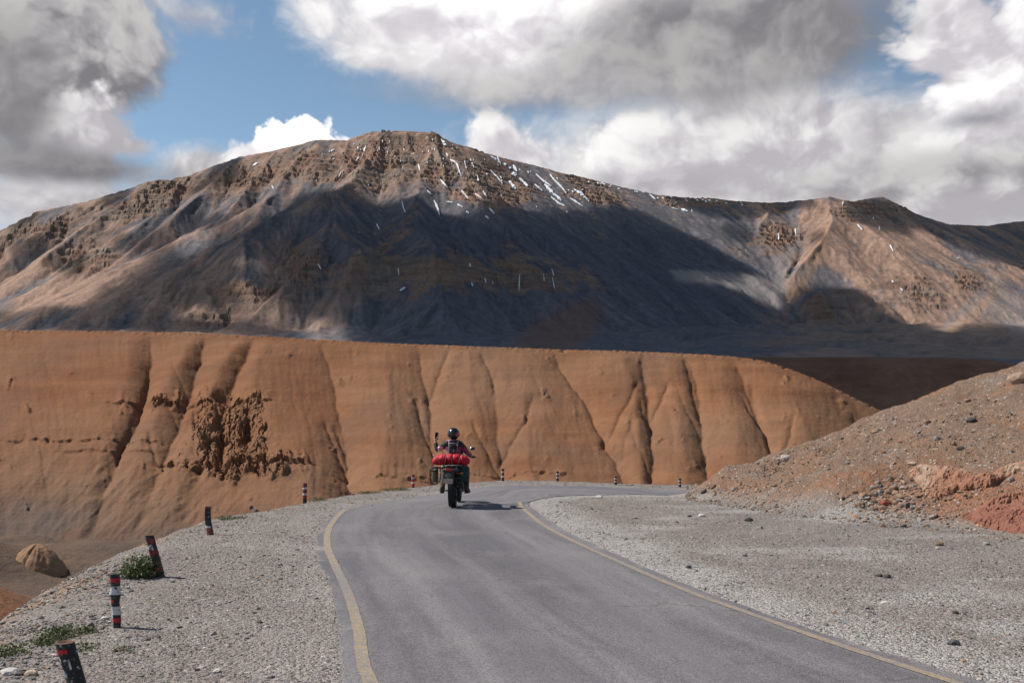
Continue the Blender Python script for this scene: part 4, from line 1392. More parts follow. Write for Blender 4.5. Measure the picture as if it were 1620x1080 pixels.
        V = np.concatenate([G, np.broadcast_to(zz[:, None, None], (260, 4, 1))], -1).reshape(-1, 3)
        fd = np.repeat(np.interp(np.linspace(0, 1, 260), np.linspace(0, 1, len(fades)), fades), 4)
        mesh_np(name, V, grid_faces(260, 4), m2, True, dict(fade=fd), kind='structure')
    strip([(1.2, 0.5), (-0.1, 3.8), gnd(586, 1080), gnd(568, 1000), gnd(556, 955), gnd(543, 922), gnd(529, 893), gnd(518, 865), gnd(520, 838), gnd(534, 817), gnd(551, 805.5), gnd(600, 796), gnd(650, 788.5)], 0.098,
          [0.05, 0.05, 0.06, 0.05, 0.08, 0.26, 0.07, 0.05, 0.06, 0.05, 0.08, 0.2, 0.3], 'road_marking')
    strip([(5.0, 0.5), (3.9, 3.8), gnd(1506, 1080), gnd(1300, 1012), gnd(1190, 973), gnd(1080, 933), gnd(960, 881), gnd(900, 853), gnd(860, 831), gnd(838, 814), gnd(826, 803), gnd(821, 794.5)], 0.085,
          [0.04, 0.06, 0.06, 0.05, 0.12, 0.09, 0.12, 0.08, 0.08, 0.02, 0.0, 0.04], 'road_marking')


build_road()


# ------------------------------------------------------------------ loose stones
def ico(sub=0):
    t = (1 + 5 ** 0.5) / 2
    V = np.array([(-1, t, 0), (1, t, 0), (-1, -t, 0), (1, -t, 0), (0, -1, t), (0, 1, t), (0, -1, -t), (0, 1, -t), (t, 0, -1), (t, 0, 1), (-t, 0, -1), (-t, 0, 1)], float)
    V /= np.linalg.norm(V[0])
    Fc = np.array([(0, 11, 5), (0, 5, 1), (0, 1, 7), (0, 7, 10), (0, 10, 11), (1, 5, 9), (5, 11, 4), (11, 10, 2), (10, 7, 6), (7, 1, 8), (3, 9, 4), (3, 4, 2), (3, 2, 6), (3, 6, 8), (3, 8, 9), (4, 9, 5), (2, 4, 11), (6, 2, 10), (8, 6, 7), (9, 8, 1)])
    for _ in range(sub):
        cache = {}
        V = list(map(tuple, V))
        nf = []

        def mid(a, b):
            k = (min(a, b), max(a, b))
            if k not in cache:
                q = (np.array(V[a]) + np.array(V[b])) / 2
                V.append(tuple(q / np.linalg.norm(q)))
                cache[k] = len(V) - 1
            return cache[k]
        for a, b, c in Fc:
            ab, bc, ca = mid(a, b), mid(b, c), mid(c, a)
            nf += [(a, ab, ca), (b, bc, ab), (c, ca, bc), (ab, bc, ca)]
        V, Fc = np.array(V), np.array(nf)
    return V, Fc


OCT_V = np.array([(1, 0, 0), (-1, 0, 0), (0, 1, 0), (0, -1, 0), (0, 0, 1), (0, 0, -1)], float)
OCT_F = np.array([(0, 2, 4), (2, 1, 4), (1, 3, 4), (3, 0, 4), (2, 0, 5), (1, 2, 5), (3, 1, 5), (0, 3, 5)])


def scatter_mesh(P, size, cols, base_v, base_f, rng, flat=0.65, sink=0.25, jit=0.28):
    n = len(P)
    nv = len(base_v)
    V = base_v[None] * (1 + jit * rng.uniform(-1, 1, (n, nv, 1))) + jit * 0.5 * rng.uniform(-1, 1, (n, nv, 3))
    V = V * rng.uniform(0.7, 1.3, (n, 1, 3)) * np.array([1.15, 0.9, flat])
    a = rng.uniform(0, 2 * np.pi, n)
    tx = rng.uniform(-0.5, 0.5, n)
    ca, sa = np.cos(a)[:, None], np.sin(a)[:, None]
    ct, stt = np.cos(tx)[:, None], np.sin(tx)[:, None]
    x, y, z = V[..., 0], V[..., 1], V[..., 2]
    y, z = y * ct - z * stt, y * stt + z * ct
    x, y = x * ca - y * sa, x * sa + y * ca
    V = np.stack([x, y, z], -1) * size[:, None, None]
    V = V + P[:, None, :]
    V[..., 2] += (size * flat * (0.5 - sink))[:, None]
    Fc = base_f[None] + (np.arange(n) * nv)[:, None, None]
    col = np.repeat(cols, nv, axis=0)
    return V.reshape(-1, 3), Fc.reshape(-1, base_f.shape[1]), col


def mat_stone(name='loose_stone'):
    m, nt, bs = material(name)
    c = nt.attr('stone_colour', 'Vector')
    p = nt.geo()
    n = nt.noise(p, 60, 4, 0.6)
    nt.put(bs.inputs['Base Color'], nt.vm('SCALE', c, scale=nt.mr(n, 0.3, 0.7, 0.78, 1.2)))
    bs.inputs['Roughness'].default_value = 0.9
    bs.inputs['Specular IOR Level'].default_value = 0.25
    nt.put(bs.inputs['Normal'], nt.bump(n, 0.5, 0.01))
    return m


MAT_STONE = mat_stone()


def stone_cols(n, rng, warm=0.0):
    g = rng.normal(0.200, 0.060, n).clip(0.07, 0.42)
    w = rng.uniform(0, 1, n)
    c = np.stack([g * (1.02 + 0.12 * w), g * (0.96 + 0.02 * w), g * (0.94 - 0.12 * w)], -1)
    if warm:
        k = (rng.uniform(0, 1, n) < warm)[:, None]
        t = np.stack([g * 1.25, g * 0.80, g * 0.55], -1)
        c = np.where(k, t, c)
    wh = rng.uniform(0, 1, n) < (0.0015 if warm > 0.5 else 0.007)
    c[wh] = (0.50, 0.47, 0.44)
    dk = rng.uniform(0, 1, n) < 0.03
    c[dk] = (0.085, 0.078, 0.078)
    return c


def build_gravel():
    rng = np.random.default_rng(5)
    N = 185000
    u = rng.uniform(-0.56, 0.56, N)
    y = 5.6 * (31 / 5.6) ** rng.uniform(0, 1, N) ** 0.85
    x = u * y
    z, sd, sh, dr, rm = ground_height(x, y, True, True)
    # stones thrown on the road only near its edges
    pr = np.where(rm, 0.05 * np.exp(-dr / 0.10), 1.0) * np.where(sd > 0.9, 0, 1) * np.where(sh > 0.1, 0.25, 1)
    clump = fbm(x * 0.9, y * 0.9, 3, 801)
    pr = pr * np.clip(0.55 + 1.3 * clump, 0.12, 1)
    k = rng.uniform(0, 1, N) < pr
    x, y, z, sd, dr, rm = x[k], y[k], z[k], sd[k], dr[k], rm[k]
    n = len(x)
    size = 0.0052 * np.exp(rng.normal(0, 0.42, n)) * (0.8 + 0.035 * y)
    left = x < np.interp(y, ROAD_L[:, 1][:260], ROAD_L[:, 0][:260])
    coarse = left & (sd > -1.0) & (y < 13)
    size = np.where(coarse, size * rng.uniform(1.0, 2.2, n), size)
    size = np.where(rng.uniform(0, 1, n) < 0.012, size * 2.4, size).clip(0.004, 0.055)
    z = np.where(rm, 0.018, z)
    P = np.stack([x, y, z], -1)
    cols = stone_cols(n, rng, 0.12)
    big = size > 0.017
    V1, F1, C1 = scatter_mesh(P[~big], size[~big], cols[~big], OCT_V, OCT_F, rng)
    iv, jf = ico(0)
    V2, F2, C2 = scatter_mesh(P[big], size[big], cols[big], iv, jf, rng, flat=0.6)
    V = np.vstack([V1, V2])
    Fc = np.vstack([F1, F2 + len(V1)])
    o = mesh_np('gravel', V, Fc, MAT_STONE, False, dict(stone_colour=np.vstack([C1, C2])), kind='stuff')
    o['label'] = 'grey gravel strewn over both verges of the road'
    o['category'] = 'gravel'
    return n, big.sum()


print('gravel', build_gravel())


def build_rubble():
    rng = np.random.default_rng(6)
    N = 19000
    px = rng.uniform(1085, 1680, N)
    top = np.interp(px, [1085, 1215, 1300, 1400, 1500, 1560, 1600, 1620, 1680], [770, 722, 697, 657, 637, 623, 602, 588, 560])
    bot = np.interp(px, [1085, 1180, 1330, 1420, 1520, 1620, 1680], [790, 803, 818, 828, 834, 850, 860])
    py = top + (bot - top) * rng.uniform(0.0, 1.05, N)
    H, ok = hit_ground(px, py, 12, 34)
    cl = fbm(px / 40, py / 18, 3, 811)
    foot = np.exp(-(((px - 1395) / 85) ** 2 + ((py - 790) / 34) ** 2))
    k = ok & (rng.uniform(0, 1, N) < np.clip(0.42 + cl + foot, 0.1, 1))
    H = H[k]
    foot = foot[k]
    n = len(H)
    size = 0.0125 * np.exp(rng.normal(0, 0.52, n)) * (1 + 2.0 * foot * rng.uniform(0, 1, n))
    size = size.clip(0.008, 0.11)
    cols = stone_cols(n, rng, 0.7) * 0.92
    iv, jf = ico(0)
    V, Fc, Cc = scatter_mesh(H, size, cols, iv, jf, rng, flat=0.7, sink=0.2)
    o = mesh_np('rubble', V, Fc, MAT_STONE, False, dict(stone_colour=Cc), kind='stuff')
    o['label'] = 'brown and grey rubble covering the slope right of the road'
    o['category'] = 'rubble'


build_rubble()

# ------------------------------------------------------------------ helpers for built things
class MB:
    def __init__(self):
        self.V = []
        self.F = []
        self.S = []

    def add(self, V, Fc, smooth=True):
        n = len(self.V)
        self.V += [tuple(v) for v in V]
        for f in Fc:
            self.F.append(tuple(int(i) + n for i in f))
            self.S.append(smooth)
        return self

    def box(self, c, size, rot=None, bev=0.0, taper=1.0):
        x, y, z = [q / 2 for q in size]
        b = min(bev, x * 0.9, y * 0.9, z * 0.9)
        M = rot if rot is not None else Matrix.Identity(3)
        if b <= 0:
            V = [(sx * x * (taper if sz > 0 else 1), sy * y * (taper if sz > 0 else 1), sz * z) for sz in (-1, 1) for sy in (-1, 1) for sx in (-1, 1)]
            Fc = [(0, 2, 3, 1), (4, 5, 7, 6), (0, 1, 5, 4), (2, 6, 7, 3), (0, 4, 6, 2), (1, 3, 7, 5)]
        else:
            bm = bmesh.new()
            bmesh.ops.create_cube(bm, size=1.0)
            for v in bm.verts:
                k = taper if v.co.z > 0 else 1
                v.co = Vector((v.co.x * 2 * x * k, v.co.y * 2 * y * k, v.co.z * 2 * z))
            bmesh.ops.bevel(bm, geom=bm.edges[:], offset=b, segments=2, affect='EDGES', profile=0.6)
            bm.verts.index_update()
            V = [tuple(v.co) for v in bm.verts]
            Fc = [[v.index for v in f.verts] for f in bm.faces]
            bm.free()
        V = [tuple(M @ Vector(v) + Vector(c)) for v in V]
        return self.add(V, Fc, bev > 0.012)

    def tube(self, pts, rad, seg=8, cap=True, smooth=True):
        P = [Vector(p) for p in pts]
        n = len(P)
        rad = [rad] * n if not isinstance(rad, (list, tuple)) else rad
        t0 = (P[1] - P[0]).normalized()
        up = Vector((0, 0, 1)) if abs(t0.z) < 0.9 else Vector((1, 0, 0))
        a = t0.cross(up).normalized()
        V = []
        for i in range(n):
            t = (P[min(i + 1, n - 1)] - P[max(i - 1, 0)]).normalized()
            a = (a - t * a.dot(t)).normalized()
            b = t.cross(a)
            for k in range(seg):
                w = 2 * math.pi * k / seg
                V.append(P[i] + (a * math.cos(w) + b * math.sin(w)) * rad[i])
        Fc = [(i * seg + k, i * seg + (k + 1) % seg, (i + 1) * seg + (k + 1) % seg, (i + 1) * seg + k) for i in range(n - 1) for k in range(seg)]
        if cap:
            Fc += [tuple(range(seg - 1, -1, -1)), tuple((n - 1) * seg + k for k in range(seg))]
        return self.add(V, Fc, smooth)

    def lathe(self, prof, M=None, seg=32, closed=False, smooth=True):
        """prof: (radius, height along z)"""
        M = M or Matrix.Identity(4)
        n = len(prof)
        V = [M @ Vector((r * math.cos(2 * math.pi * k / seg), r * math.sin(2 * math.pi * k / seg), h)) for r, h in prof for k in range(seg)]
        m = n if closed else n - 1
        Fc = [(i * seg + k, i * seg + (k + 1) % seg, ((i + 1) % n) * seg + (k + 1) % seg, ((i + 1) % n) * seg + k) for i in range(m) for k in range(seg)]
        return self.add(V, Fc, smooth)

    def ball(self, c, r, seg=20, rings=12, rot=None, fn=None):
        M = rot or Matrix.Identity(3)
        V, Fc = [], []
        for i in range(rings + 1):
            th = math.pi * i / rings
            for k in range(seg):
                ph = 2 * math.pi * k / seg
                d = Vector((math.sin(th) * math.cos(ph), math.sin(th) * math.sin(ph), math.cos(th)))
                q = Vector((d.x * r[0], d.y * r[1], d.z * r[2]))
                if fn:
                    q = fn(d, q)
                V.append(M @ q + Vector(c))
        for i in range(rings):
            for k in range(seg):
                Fc.append((i * seg + k, (i + 1) * seg + k, (i + 1) * seg + (k + 1) % seg, i * seg + (k + 1) % seg))
        return self.add(V, Fc, True)

    def build(self, name, mat, parent=None):
        me = bpy.data.meshes.new(name)
        me.from_pydata(self.V, [], self.F)
        me.polygons.foreach_set('use_smooth', self.S)
        mats = mat if isinstance(mat, (list, tuple)) else [mat]
        for q in mats:
            me.materials.append(q)
        me.validate()
        me.update()
        o = bpy.data.objects.new(name, me)
        C.objects.link(o)
        if parent:
            o.parent = parent
        return o


def tag(o, label=None, cat=None, group=None):
    if label:
        o['label'] = label
    if cat:
        o['category'] = cat
    if group:
        o['group'] = group
    return o


def empty(name, loc, rz=0.0):
    o = bpy.data.objects.new(name, None)
    o.empty_display_size = 0.2
    o.location = loc
    o.rotation_euler = (0, 0, rz)
    C.objects.link(o)
    return o


def worn_paint(name, col, under, wear=0.5, scale=38):
    m, nt, bs = material(name)
    p = nt.obj()
    n = nt.noise(p, scale, 5, 0.7)
    n2 = nt.noise(p, scale * 0.25, 3, 0.6)
    f = nt.mr(nt.m('MULTIPLY_ADD', n2, 0.6, n), 0.80 + 0.25 * (0.5 - wear), 0.90 + 0.25 * (0.5 - wear))
    c = nt.mix(f, nt.mix(nt.mr(n, 0.3, 0.7), col, tuple(q * 0.78 for q in col)), under)
    nt.put(bs.inputs['Base Color'], c)
    bs.inputs['Roughness'].default_value = 0.7
    nt.put(bs.inputs['Normal'], nt.bump(n, 0.35, 0.004))
    return m


BLK = (0.018, 0.018, 0.020)
P_BLACK = worn_paint('black_rubber', BLK, (0.07, 0.065, 0.06), 0.35)
P_CHIPPED = worn_paint('chipped_black_paint', BLK, (0.42, 0.42, 0.43), 0.12, 26)
P_RED = worn_paint('red_paint', (0.50, 0.022, 0.030), BLK, 0.35)
P_DRED = worn_paint('dull_red_paint', (0.27, 0.034, 0.026), BLK, 0.55)
P_WHITE = worn_paint('white_paint', (0.62, 0.61, 0.62), BLK, 0.3)
P_GREY = worn_paint('dirty_white_paint', (0.20, 0.19, 0.18), BLK, 0.75)
P_OCHRE = worn_paint('mossy_paint', (0.13, 0.095, 0.045), BLK, 0.8)
P_RUST = simple_mat('rusty_end', (0.10, 0.045, 0.030), 0.9, 0, 0.35, 60)
P_BRICK = worn_paint('faded_red_paint', (0.27, 0.070, 0.045), (0.06, 0.04, 0.035), 0.5)


def marker_post(label, base, height, path, rad, bands, squash=(1, 1), shaft=P_BLACK, cap=P_RUST, group='marker posts along the road edge', notch=None, seg=20):
    """path(t) gives the sideways offset (x, y) in metres, rad(t) the radius; t runs from the ground (0) to the top (1)"""
    root = empty('marker_post', base)
    tag(root, label, 'post', group)

    def ring(t, a, extra=0.0):
        ox, oy = path(t)
        r = rad(t) + extra
        if notch:
            r *= notch(t, a)
        x = math.sin(a) * r * squash[0]
        y = -math.cos(a) * r * squash[1]
        return (ox + x, oy + y, t * height)

    def shell(t0, t1, a0, a1, extra, nm, mat, nt_=6, na=seg, full=False):
        mb = MB()
        V = []
        for i in range(nt_ + 1):
            t = t0 + (t1 - t0) * i / nt_
            for k in range(na + (0 if full else 1)):
                V.append(ring(t, a0 + (a1 - a0) * k / na, extra))
        c = na + (0 if full else 1)
        Fc = []
        for i in range(nt_):
            for k in range(na):
                k2 = (k + 1) % c
                Fc.append((i * c + k, i * c + k2, (i + 1) * c + k2, (i + 1) * c + k))
        mb.add(V, Fc)
        return mb, V, c
    mb, V, c = shell(-0.35, 1.0, 0, 2 * math.pi, 0, 'shaft', shaft, 18, seg, True)
    mb.build('shaft', shaft, root)
    # recessed lid
    mb = MB()
    top = [ring(1.0, 2 * math.pi * k / seg) for k in range(seg)]
    cx = sum(v[0] for v in top) / seg
    cy = sum(v[1] for v in top) / seg
    Vv = top + [(cx + (v[0] - cx) * 0.82, cy + (v[1] - cy) * 0.82, v[2] + 0.006) for v in top] + [(cx + (v[0] - cx) * 0.72, cy + (v[1] - cy) * 0.72, v[2] - 0.006) for v in top] + [(cx, cy, top[0][2] - 0.008)]
    Fc = []
    for j in range(2):
        for k in range(seg):
            Fc.append((j * seg + k, j * seg + (k + 1) % seg, (j + 1) * seg + (k + 1) % seg, (j + 1) * seg + k))
    Fc += [(2 * seg + k, 2 * seg + (k + 1) % seg, 3 * seg) for k in range(seg)]
    mb.add(Vv, Fc)
    mb.build('cap', cap, root)
    for b in bands:
        t0, t1, nm, mat = b[:4]
        a0, a1 = b[4] if len(b) > 4 else (0, 2 * math.pi)
        mb, _, _ = shell(t0, t1, a0, a1, 0.0022, nm, mat, 4, seg if len(b) < 5 else 10, len(b) < 5)
        mb.build(nm, mat, root)
    return root


def on_ground(px, py, dy=0.0):
    x, y = gnd(px, py)
    return x, y + dy, gz(x, y + dy)


def post_at(px, py, ptop):
    x, y, z = on_ground(px, py)
    return (x, y, z), (py - ptop) / F * y, F / y


def build_posts():
    b, h, k = post_at(137, 1130, 1015)
    marker_post('leaning black post at the bottom edge with a single red patch under its rusty top', b, h, lambda t: (-37 / k * t, 0.02 * t), lambda t: 0.052 + 0.002 * t,
                [(0.855, 0.925, 'red_band', P_RED, (-1.5, 0.45)), (0.74, 0.80, 'paint_chip', P_WHITE, (-0.95, -0.6)), (0.66, 0.79, 'paint_chip', P_WHITE, (0.22, 0.42)), (0.70, 0.79, 'paint_chip', P_WHITE, (-0.15, 0.10)), (0.35, 0.40, 'paint_chip', P_WHITE, (0.2, 0.5))],
                shaft=P_CHIPPED)
    b, h, k = post_at(185, 991, 906)
    marker_post('thin crushed black post with two white and three red bands, standing upright', b, h,
                lambda t: ((-4 / k) * t + 0.004 * math.sin(t * 9), 0.0),
                lambda t: 0.030 + 0.011 * t + (0.006 if 0.56 < t < 0.66 else 0) - 0.004 * math.exp(-((t - 0.52) / 0.05) ** 2),
                [(0.85, 0.925, 'red_band', P_RED), (0.62, 0.775, 'white_band', P_WHITE), (0.475, 0.545, 'red_band', P_RED, (-1.7, 0.1)), (0.245, 0.40, 'white_band', P_WHITE), (0.10, 0.18, 'red_band', P_RED)],
                notch=lambda t, a: 1 + (0.75 * math.exp(-((t - 0.585) / 0.035) ** 2) * max(0, math.sin(a)) ** 2), cap=P_BLACK)
    b, h, k = post_at(254, 911, 845)
    marker_post('tilted rusty dark post with peeling red and white paint behind the green shrub', b, h, lambda t: (-18 / k * t, 0.0), lambda t: 0.050 - 0.002 * t,
                [(0.80, 0.93, 'red_band', P_DRED), (0.66, 0.78, 'white_band', P_WHITE, (-1.6, 0.5)), (0.52, 0.66, 'red_band', P_DRED), (0.30, 0.50, 'white_band', P_OCHRE), (0.36, 0.46, 'paint_chip', P_WHITE, (-1.2, -0.5)), (0.16, 0.24, 'red_band', P_DRED)], cap=P_RUST)
    b, h, k = post_at(333, 845, 801)
    marker_post('bent hollow black post with a brick red foot and a white ring low down', b, h,
                lambda t: ((-6 * math.sin(t * 2.2) + 1.0 * t) / k, 0.03 * math.sin(t * 3)), lambda t: 0.052 - 0.006 * t,
                [(0.0, 0.24, 'red_band', P_BRICK), (0.245, 0.31, 'white_band', P_WHITE, (-1.3, 0.9)), (0.42, 0.50, 'white_band', P_GREY, (-0.9, 0.9)), (0.60, 0.67, 'white_band', P_GREY, (-0.9, 0.9)), (0.77, 0.82, 'white_band', P_GREY, (-0.9, 0.9)), (0.94, 1.0, 'red_band', P_DRED)],
                notch=lambda t, a: 1 - (0.75 * math.exp(-(a if a < math.pi else a - 2 * math.pi) ** 2 / 0.35) if t > 0.33 else 0))
    b, h, k = post_at(482, 793, 761)
    marker_post('red and white ringed post with a black foot, alone between two green plants', b, h, lambda t: (0.5 / k * t, 0), lambda t: 0.045,
                [(0.86, 1.0, 'red_band', P_DRED), (0.70, 0.80, 'white_band', P_WHITE), (0.52, 0.68, 'red_band', P_DRED), (0.40, 0.51, 'white_band', P_WHITE), (0.24, 0.39, 'red_band', P_DRED)], cap=P_RUST)
    far = [
        (653.5, 770, 749.5, 'far red post with narrow white rings on the crest left of the motorcycle'),
        (795.5, 760.3, 741, 'first striped black post right of the motorcycle on the far road edge'),
        (882, 760.5, 745, 'second striped black post right of the motorcycle on the far road edge'),
        (974, 766.3, 753.5, 'third striped black post right of the motorcycle on the far road edge'),
        (1075.5, 770.3, 757, 'striped black post nearest the foot of the rubble slope on the far edge'),
    ]
    for i, (px, py, pt, lb) in enumerate(far):
        b, h, k = post_at(px, py, pt)
        rd = P_RED if i == 0 else P_DRED
        marker_post(lb, b, h, lambda t: (0, 0), lambda t: 0.040,
                    [(0.86, 1.0, 'red_band', rd) if i == 0 else (0.90, 1.0, 'black_band', P_BLACK), (0.66, 0.80, 'white_band', P_WHITE), (0.46, 0.64, 'red_band', rd), (0.30, 0.44, 'white_band', P_WHITE)] + ([(0.1, 0.28, 'red_band', rd)] if i == 0 else []), cap=P_BLACK, seg=14)
    for px, py, L, ang, lb in ((409, 806, 0.20, -0.95, 'fallen post stub with a white ring lying at the edge of the drop'),
                               (559, 779, 0.10, -1.1, 'tiny broken red and white post stub on the lip left of the motorcycle')):
        x, y, z = on_ground(px, py)
        o = marker_post(lb, (x, y, z - 0.005), L, lambda t: (0, 0), lambda t: 0.040, [(0.35, 0.72, 'white_band', P_WHITE), (0.74, 1.0, 'red_band', P_DRED), (0.05, 0.33, 'red_band', P_BRICK)], cap=P_RUST, seg=14)
        o.rotation_euler = (0.15, ang, 0)


build_posts()


# ------------------------------------------------------------------ plants on the verge
def leaf_mat(name, a, b):
    m, nt, bs = material(name)
    n = nt.noise(nt.geo(), 22, 3, 0.6)
    t = nt.attr('tone')
    nt.put(bs.inputs['Base Color'], nt.mix(nt.m('ADD', nt.mr(n, 0.3, 0.7, -0.25, 0.25), t), a, b))
    bs.inputs['Roughness'].default_value = 0.65
    return m


M_LEAF = leaf_mat('green_leaves', (0.055, 0.085, 0.022), (0.165, 0.190, 0.065))
M_DRY = leaf_mat('yellow_green_leaves', (0.105, 0.105, 0.035), (0.205, 0.180, 0.075))
M_STEM = simple_mat('dry_stem', (0.16, 0.12, 0.06), 0.85, 0, 0.3, 60)


def tuft(rx, ry, h, n, rng, leaf=0.035, upright=0.6):
    V, Fc, T = [], [], []
    S = []
    for i in range(n):
        a = rng.uniform(0, 2 * math.pi)
        r = math.sqrt(rng.uniform(0, 1))
        bx, by = math.cos(a) * r * rx, math.sin(a) * r * ry
        hh = h * (1 - 0.72 * r * r) * rng.uniform(0.45, 1.05)
        tx, ty = bx * (1 + 0.5 * (1 - upright)), by * (1 + 0.5 * (1 - upright))
        p0 = Vector((bx * 0.35, by * 0.35, -0.01))
        p1 = Vector((tx, ty, hh))
        S.append((p0, p1))
        for q in range(5):
            f = rng.uniform(0.35, 1.0)
            c = p0.lerp(p1, f)
            d = Vector((rng.normal(0, 1), rng.normal(0, 1), rng.normal(0.5, 0.7))).normalized()
            sd = d.cross(Vector((rng.normal(0, 1), rng.normal(0, 1), rng.normal(0, 1)))).normalized()
            L = leaf * rng.uniform(0.5, 1.3)
            w = L * 0.20
            k = len(V)
            V += [c, c + d * L * 0.5 + sd * w, c + d * L + Vector((0, 0, -L * 0.15)), c + d * L * 0.5 - sd * w]
            Fc.append((k, k + 1, k + 2, k + 3))
            T += [rng.uniform(0.1, 0.9)] * 4
    return V, Fc, T, S


def plant(px, py, rx, ry, h, n, label, mat, leaf=0.03, seed=0, name='plant', cat='plant', upright=0.6):
    rng = np.random.default_rng(seed)
    x, y, z = on_ground(px, py)
    root = empty(name, (x, y, z))
    tag(root, label, cat)
    V, Fc, T, S = tuft(rx, ry, h, n, rng, leaf, upright)
    mesh_np('foliage', np.array([tuple(v) for v in V]), np.array(Fc), mat, False, dict(tone=np.array(T)), root)
    mb = MB()
    for p0, p1 in S[::2]:
        mb.tube([p0, p0.lerp(p1, 0.5) + Vector((0, 0, 0.01)), p1], [0.0022, 0.0016, 0.0008], 4, False)
    mb.build('stem', M_STEM, root)
    return root


plant(222, 912, 0.20, 0.17, 0.30, 330, 'bushy green shrub at the foot of the tilted rusty post', M_LEAF, 0.045, 1, 'shrub', 'shrub', 0.5)
plant(100, 1003, 0.17, 0.22, 0.09, 150, 'low green plant spreading over the gravel between the two nearest posts', M_LEAF, 0.03, 2, upright=0.1)
plant(72, 1014, 0.10, 0.16, 0.08, 70, 'dark green clump touching the top of the bottom edge post from the left', M_LEAF, 0.028, 3, upright=0.1)
plant(142, 998, 0.06, 0.08, 0.07, 34, 'small green sprig on the gravel left of the thin crushed post', M_LEAF, 0.024, 4, upright=0.2)
plant(12, 1032, 0.12, 0.15, 0.08, 80, 'green clump at the left border of the view on the verge', M_LEAF, 0.03, 5, upright=0.1)
plant(128, 1024, 0.10, 0.12, 0.05, 46, 'sparse green weeds just right of the bottom edge post top', M_LEAF, 0.026, 6, upright=0.1)
plant(199, 1027, 0.07, 0.07, 0.035, 26, 'flat little rosette of leaves on gravel below the thin crushed post', M_LEAF, 0.024, 7, upright=0.1)
plant(360, 819, 0.16, 0.20, 0.08, 60, 'low green plant on the lip beside the bent hollow post', M_LEAF, 0.035, 8, upright=0.1)
plant(382, 818, 0.14, 0.20, 0.04, 36, 'thin yellowish weeds next to the fallen post stub', M_DRY, 0.035, 9, upright=0.1)
plant(503, 790, 0.17, 0.18, 0.09, 60, 'round green plant on the lip right of the ringed post', M_LEAF, 0.035, 10, upright=0.1)
plant(585, 779, 0.28, 0.20, 0.08, 80, 'pale yellow green mat of plants on the lip under the canyon gully', M_DRY, 0.04, 11, upright=0.1)
plant(622, 775, 0.34, 0.20, 0.08, 80, 'long straw coloured tuft on the lip just left of the far red post', M_DRY, 0.04, 12, upright=0.1)
plant(634, 773, 0.14, 0.14, 0.09, 44, 'small dark green plant at the right end of the straw coloured tuft', M_LEAF, 0.03, 13, upright=0.1)
plant(996, 767.5, 0.14, 0.10, 0.04, 30, 'tiny green plant on the far road edge right of the third striped post', M_LEAF, 0.03, 14, upright=0.1)


